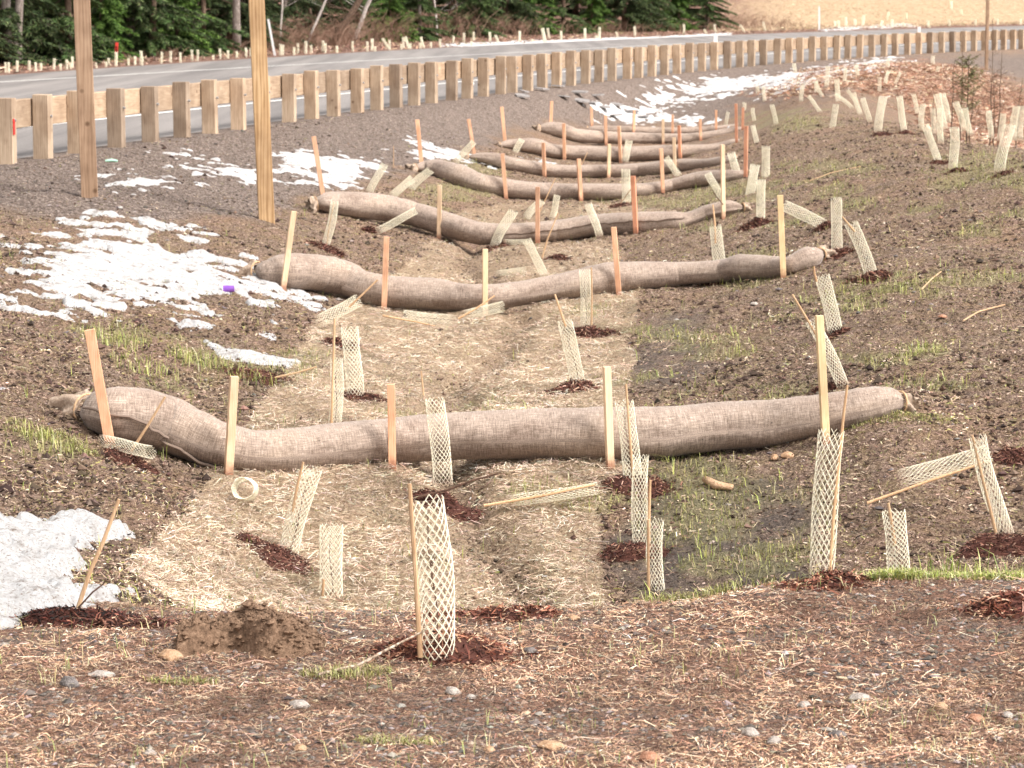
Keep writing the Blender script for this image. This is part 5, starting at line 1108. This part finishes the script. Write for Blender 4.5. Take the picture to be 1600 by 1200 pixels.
for k, (u, vt, Y, hh) in enumerate([(1487, 90, 50, 1), (1503, 45, 52, 1), (1549, 30, 52, 1), (1556, 110, 50, 1), (1517, 130, 49, 1), (1459, 140, 58, 1), (1590, 120, 51, 1), (1562, 60, 55, 1)]):
    x = float(at(u, 100, Y).x); b0 = onz(x, Y); tp = at(u + random.uniform(-6, 6), vt, Y); n = 7; jit = .012
    P = [b0.lerp(tp, i / n) + Vector((random.uniform(-.02, .02), 0, 0)) - b0 for i in range(n + 1)]
    parts, _ = branchy(P, .014, 26, .38); o = solid('bare_sapling', parts, BBARK); o.location = b0
    tag(o, f'thin leafless sapling behind the right berm, {ordinal(1 + sorted([1487, 1503, 1549, 1556, 1517, 1459, 1590, 1562]).index(u))} from the left', 'sapling', 'bare saplings behind the berm')
def needle_quads(tips, per, ln, wd, pal, droop=.3, rg=None):
    """flat sprays of needles along branch segments"""
    q0 = np.array([np.array(a) for a, b_, c_ in tips]); q1 = np.array([np.array(b_) for a, b_, c_ in tips]); q2 = np.array([np.array(c_) for a, b_, c_ in tips])
    n = len(tips) * per; i = np.repeat(np.arange(len(tips)), per); f_ = RNG.uniform(.08, 1, n)[:, None]
    P = (1 - f_) ** 2 * q0[i] + 2 * f_ * (1 - f_) * q1[i] + f_ ** 2 * q2[i]
    ax = q2[i] - q0[i]; yaw = np.arctan2(ax[:, 1], ax[:, 0]) + RNG.choice([-1, 1], n) * RNG.uniform(.3, 1.2, n)
    L_ = RNG.uniform(.5, 1.2, n) * ln * (1.15 - .6 * f_[:, 0]); t_ = -np.abs(RNG.normal(droop, .3, n))
    P = P + np.stack([np.cos(yaw) * L_ * .45, np.sin(yaw) * L_ * .45, t_ * L_ * .4], 1)
    return shard_field(P, L_, RNG.uniform(.6, 1.2, n) * wd, None, yaw, t_, RNG.normal(0, .5, n), pick(pal, n, .28), bend=RNG.normal(-.05, .1, n))
NEED = colmat("conifer_needles", .7, .25)
def pine_sapling():
    Y = 51; b0 = onz(float(at(1512, 120, Y).x), Y); tp = at(1514, 92, Y) - b0; P = [Vector((0, 0, 0)).lerp(tp, i / 6) for i in range(7)]; tips = []
    for k in range(46):
        f_ = random.uniform(.3, 1); q = Vector((0, 0, 0)).lerp(tp, f_); a = random.uniform(0, 6.28); l_ = .34 * (1.25 - f_) + .10; d = Vector((math.cos(a), math.sin(a), .35)); tips.append((q, q + d * l_ * .5, q + d * l_ + Vector((0, 0, .03))))
    root = empty('pine_sapling', b0); tag(root, 'small green pine sapling with a thin stem behind the right berm', 'sapling')
    solid('trunk', [tube_verts(P, [.018 - .002 * i for i in range(7)], 6)], BBARK, root)
    V, Fq, C = needle_quads(tips, 40, .10, .009, [((.14, .15, .06), 2), ((.24, .23, .11), 2), ((.16, .11, .06), 1)], droop=-.1); build_mesh('crown', V, [Fq], NEED, cols=C, parent=root)
pine_sapling()

# ------------------------------------------------------------------ woods beyond the road
def fir_data(seed, H, pal, dens=1.0, low=.0, spread=.30, nw=.030):
    rg = random.Random(seed); P = [Vector((rg.uniform(-.03, .03), rg.uniform(-.03, .03), H * i / 8)) for i in range(9)]; r0 = H * .017
    trunk = solid_data([tube_verts(P, [r0 * (1 - .85 * i / 8) for i in range(9)], 9)], BARK if rg.random() < .5 else BBARK)
    tips = []; nb = int(125 * dens)
    for k in range(nb):
        f_ = rg.uniform(low, 1) ** 1.5; z = f_ * H * .97 + .1; a = rg.uniform(0, 6.28); l_ = max(.25, H * spread * (1 - f_) ** .8 * rg.uniform(.55, 1.1))
        q = Vector((0, 0, z)); d = Vector((math.cos(a), math.sin(a), 0)); e = q + d * l_ + Vector((0, 0, -.22 * l_)); mid = q + d * l_ * .5 + Vector((0, 0, .03 * l_)); tips.append((q, mid, e))
    V, Fq, C = needle_quads(tips, 420, .32, nw, pal, droop=.35)
    crown = build_mesh('crown', V, [Fq], NEED, cols=C, link=False); return trunk, crown
def solid_data(parts, m):
    o = solid('trunk', parts, m, smooth=True); me = o.data; bpy.data.objects.remove(o); return me
DK = [((.03, .05, .018), 4), ((.065, .095, .035), 4), ((.12, .16, .06), 2.5), ((.07, .055, .038), 1.5)]
BR = [((.055, .12, .02), 3), ((.12, .22, .04), 4), ((.21, .32, .08), 2), ((.03, .05, .016), 2)]
MD = [((.045, .085, .025), 3), ((.09, .15, .045), 4), ((.16, .22, .08), 2), ((.07, .055, .04), 1.5)]
FIRS = {'dark': [fir_data(1, 9, DK, 1.1), fir_data(2, 10, DK, 1.0, low=.05)], 'bright': [fir_data(3, 7, BR, 1.1), fir_data(4, 6, BR, 1.1)], 'mid': [fir_data(5, 8, MD, 1.1), fir_data(6, 9, MD, 1.0)]}
def tree_at(u, back, kind, lab, sc_=1.0):
    v = np.interp(u, [0, 540, 1060, 1200], [117, 84, 57, 52]); Xe, Ye = plane_pt(u, v); a = float(Xe / Ye); Y = float(Ye)
    for _ in range(400):
        if FARE.dist(a * Y, Y) >= back: break
        Y += .5
    b0 = onz(a * Y, Y, -.1); tr, cr = random.choice(FIRS[kind]); root = empty('fir_tree', b0); root.rotation_euler.z = random.uniform(0, 6.28); s_ = sc_ * random.uniform(.88, 1.15); root.scale = (s_, s_, s_)
    for nm, me in (('trunk', tr), ('crown', cr)):
        o = bpy.data.objects.new(nm, me); COL.objects.link(o); o.parent = root
    tag(root, lab, 'fir tree', 'fir trees beyond the road')
TREES = [(-60,4.5,'dark'),(12,5,'dark'),(62,6,'dark'),(108,4.8,'mid'),(160,4.6,'bright'),(205,6,'dark'),(240,5,'mid'),(278,5,'bright'),(318,5.2,'mid'),(360,7.5,'dark'),(400,8.5,'dark'),(445,10,'dark'),(500,13,'dark'),(560,14,'mid'),(610,8.5,'bright'),(655,8,'mid'),(705,14,'mid'),(742,10.5,'mid'),(790,13,'dark'),(835,12,'bright'),(880,12,'mid'),(925,12.5,'bright'),(975,12,'dark'),(1015,12.5,'mid'),(1060,12,'bright'),(1105,12.5,'mid'),
         (30,10,'dark'),(130,10.5,'dark'),(225,11,'dark'),(300,11.5,'dark'),(380,14,'dark'),(470,18,'dark'),(540,19,'dark'),(640,16,'dark'),(720,20,'dark'),(810,20,'dark'),(900,20,'dark'),(990,20,'dark'),(1070,19,'dark'),(590,24,'mid')]
cN = {}
for (u, bk, kd) in sorted(TREES):
    row = 'front row of woods' if bk < 15 and not (u in (30, 130, 225, 300) or bk in (10.5,)) else 'second row of woods'
    key = (kd, row); cN[key] = cN.get(key, 0) + 1
    nm = {'dark': 'dark fir', 'mid': 'mid green fir', 'bright': 'bright green fir'}[kd]
    tree_at(u, bk, kd, f'{nm} in the {row} beyond the road, {ordinal(cN[key])} from left', {'dark': 1.1, 'mid': .95, 'bright': .85}[kd] * (1.25 if u > 700 else 1))
# bare trunks
def trunk_tree(u, back, ut, r, m, lab, H=8, nb=24, name='bare_tree'):
    v = np.interp(u, [0, 540, 1060, 1200], [117, 84, 57, 52]); Xe, Ye = plane_pt(u, v); a = float(Xe / Ye); Y = float(Ye)
    while FARE.dist(a * Y, Y) < back: Y += .4
    b0 = onz(a * Y, Y, -.1); vb = float(proj(b0.x, b0.y, b0.z)[1]); tp = at(ut, 0, Y) - b0; tp = tp * (H / max(tp.z, .3)) if tp.z > .3 else Vector((0, 0, H))
    P = [tp * (i / 8) + Vector((random.uniform(-.06, .06), random.uniform(-.06, .06), 0)) * (i > 0) for i in range(9)]
    root = empty(name, b0); tag(root, lab, 'tree', 'bare trees in the woods'); p1 = tube_verts(P, [r * (1 - .6 * i / 8) for i in range(9)], 9); solid('trunk', [p1], m, root, smooth=True)
    parts, _ = branchy(P, r * .6, nb, H * .3, .3, 4, .5); solid('branches', parts[1:], BBARK if m is not BIRCH else m, root)
trunk_tree(29, 4.2, 30, .17, BARK, 'straight grey trunk at far left beyond the road'); trunk_tree(370, 6, 369, .20, BARK, 'thick straight grey trunk left of the golden timber')
trunk_tree(439, 7, 440, .055, BIRCH, 'thin straight white birch just right of the golden timber'); trunk_tree(478, 7, 508, .07, BIRCH, 'slender white birch leaning right beyond the road')
trunk_tree(515, 7.5, 560, .20, BBARK, 'thick brown trunk leaning right among bare brush'); trunk_tree(548, 8, 578, .12, BIRCH, 'pale mottled trunk leaning right beside the thick brown one')
trunk_tree(683, 10, 678, .06, BIRCH, 'thin crooked pale birch right of the bright green fir'); trunk_tree(492, 9, 480, .12, BBARK, 'brown trunk leaning left behind the white birch')
trunk_tree(720, 13, 712, .08, BBARK, 'thin brown trunk in brush under the middle firs')
# bare brush
def brush(u, back, w_, h_, lab, m_=None, n=70, pal=None):
    v = np.interp(u, [0, 540, 1060, 1200, 1600], [117, 84, 57, 52, 40]); Xe, Ye = plane_pt(u, v); a = float(Xe / Ye); Y = float(Ye)
    while FARE.dist(a * Y, Y) < back: Y += .4
    b0 = onz(a * Y, Y); parts = []
    for _ in range(n):
        x, y = random.uniform(-w_, w_), random.uniform(-w_, w_) * .6; z = float(gz(b0.x + x, b0.y + y)) - b0.z; d = Vector((random.uniform(-.7, .7), random.uniform(-.5, .5), 1)); l_ = h_ * random.uniform(.4, 1.1)
        q = Vector((x, y, z)); mid = q + d * l_ * .5; e = mid + Vector((d.x * 1.6 + random.uniform(-.4, .4), d.y, .5)) * l_ * .5
        parts.append(tube_verts([q, mid, e], [.014, .010, .005], 3))
        for _ in range(3):
            d2 = Vector((random.uniform(-1, 1), random.uniform(-1, 1), random.uniform(-.1, 1))); s0 = q.lerp(e, random.uniform(.3, .9)); parts.append(tube_verts([s0, s0 + d2 * l_ * .3], [.007, .003], 3))
    o = solid('bare_bush', parts, m_ or BRUSH); o.location = b0; tag(o, lab, 'bush', 'bare bushes beyond the road')
m, t, b = mat("dry_twigs"); L(t, ramp(t, noise(t, objvec(t), 3), [(.3, (.16, .095, .065)), (.7, (.38, .25, .18))]), b.inputs['Base Color']); BRUSH = m
BUS = [(455,6,1.6,1.8),(490,8,2,2.2),(520,6.5,1.5,1.4),(560,7,1.8,1.8),(590,8,1.8,2.4),(700,10,2,2.3),(735,11,2,2.0),(765,10,2.2,1.7),(800,11,2,1.5),(855,12,2,1.2),(910,12,2.2,1.0),(960,11,2.2,.9),(1020,11.5,2.2,.9),(1090,12,2.2,.9),(1150,12,2.4,1.6),(1180,13,2.4,1.5),(1215,14,2.2,.9),(420,6,1.5,1.3),(340,5,1.2,.7),(140,4.5,1.2,.5),(230,4.8,1.3,.5)]
BUS.sort()
for k, (u, bk, w_, h_) in enumerate(BUS): brush(u, bk, w_, h_, f'tangled bare brown bush beyond the road, {ordinal(k + 1)} from the left')
# distant wood mass on the hill behind
def far_wood():
    parts = []; n = 46000; X = []; 
    a = RNG.uniform(-.30, .07, n); Y = RNG.uniform(95, 330, n); x = a * Y; e = FARE.dist(x, Y); kp = (e > 22) & (e < 60) ; x, Y = x[kp], Y[kp]; n = len(x)
    z = gz(x, Y) + RNG.uniform(0, 1, n) ** 1.2 * 9
    V, Fq, C = shard_field(np.stack([x, Y, z], 1), RNG.uniform(.5, 1.4, n), RNG.uniform(.15, .4, n), None, RNG.uniform(0, 6.28, n), RNG.normal(-.3, .4, n), RNG.normal(0, .6, n), pick(DK, n, .3))
    o = build_mesh('far_wood', V, [Fq], NEED, cols=C); tag(o, 'dense dark wood filling the hillside behind the firs', 'wood', None, 'stuff')
far_wood()
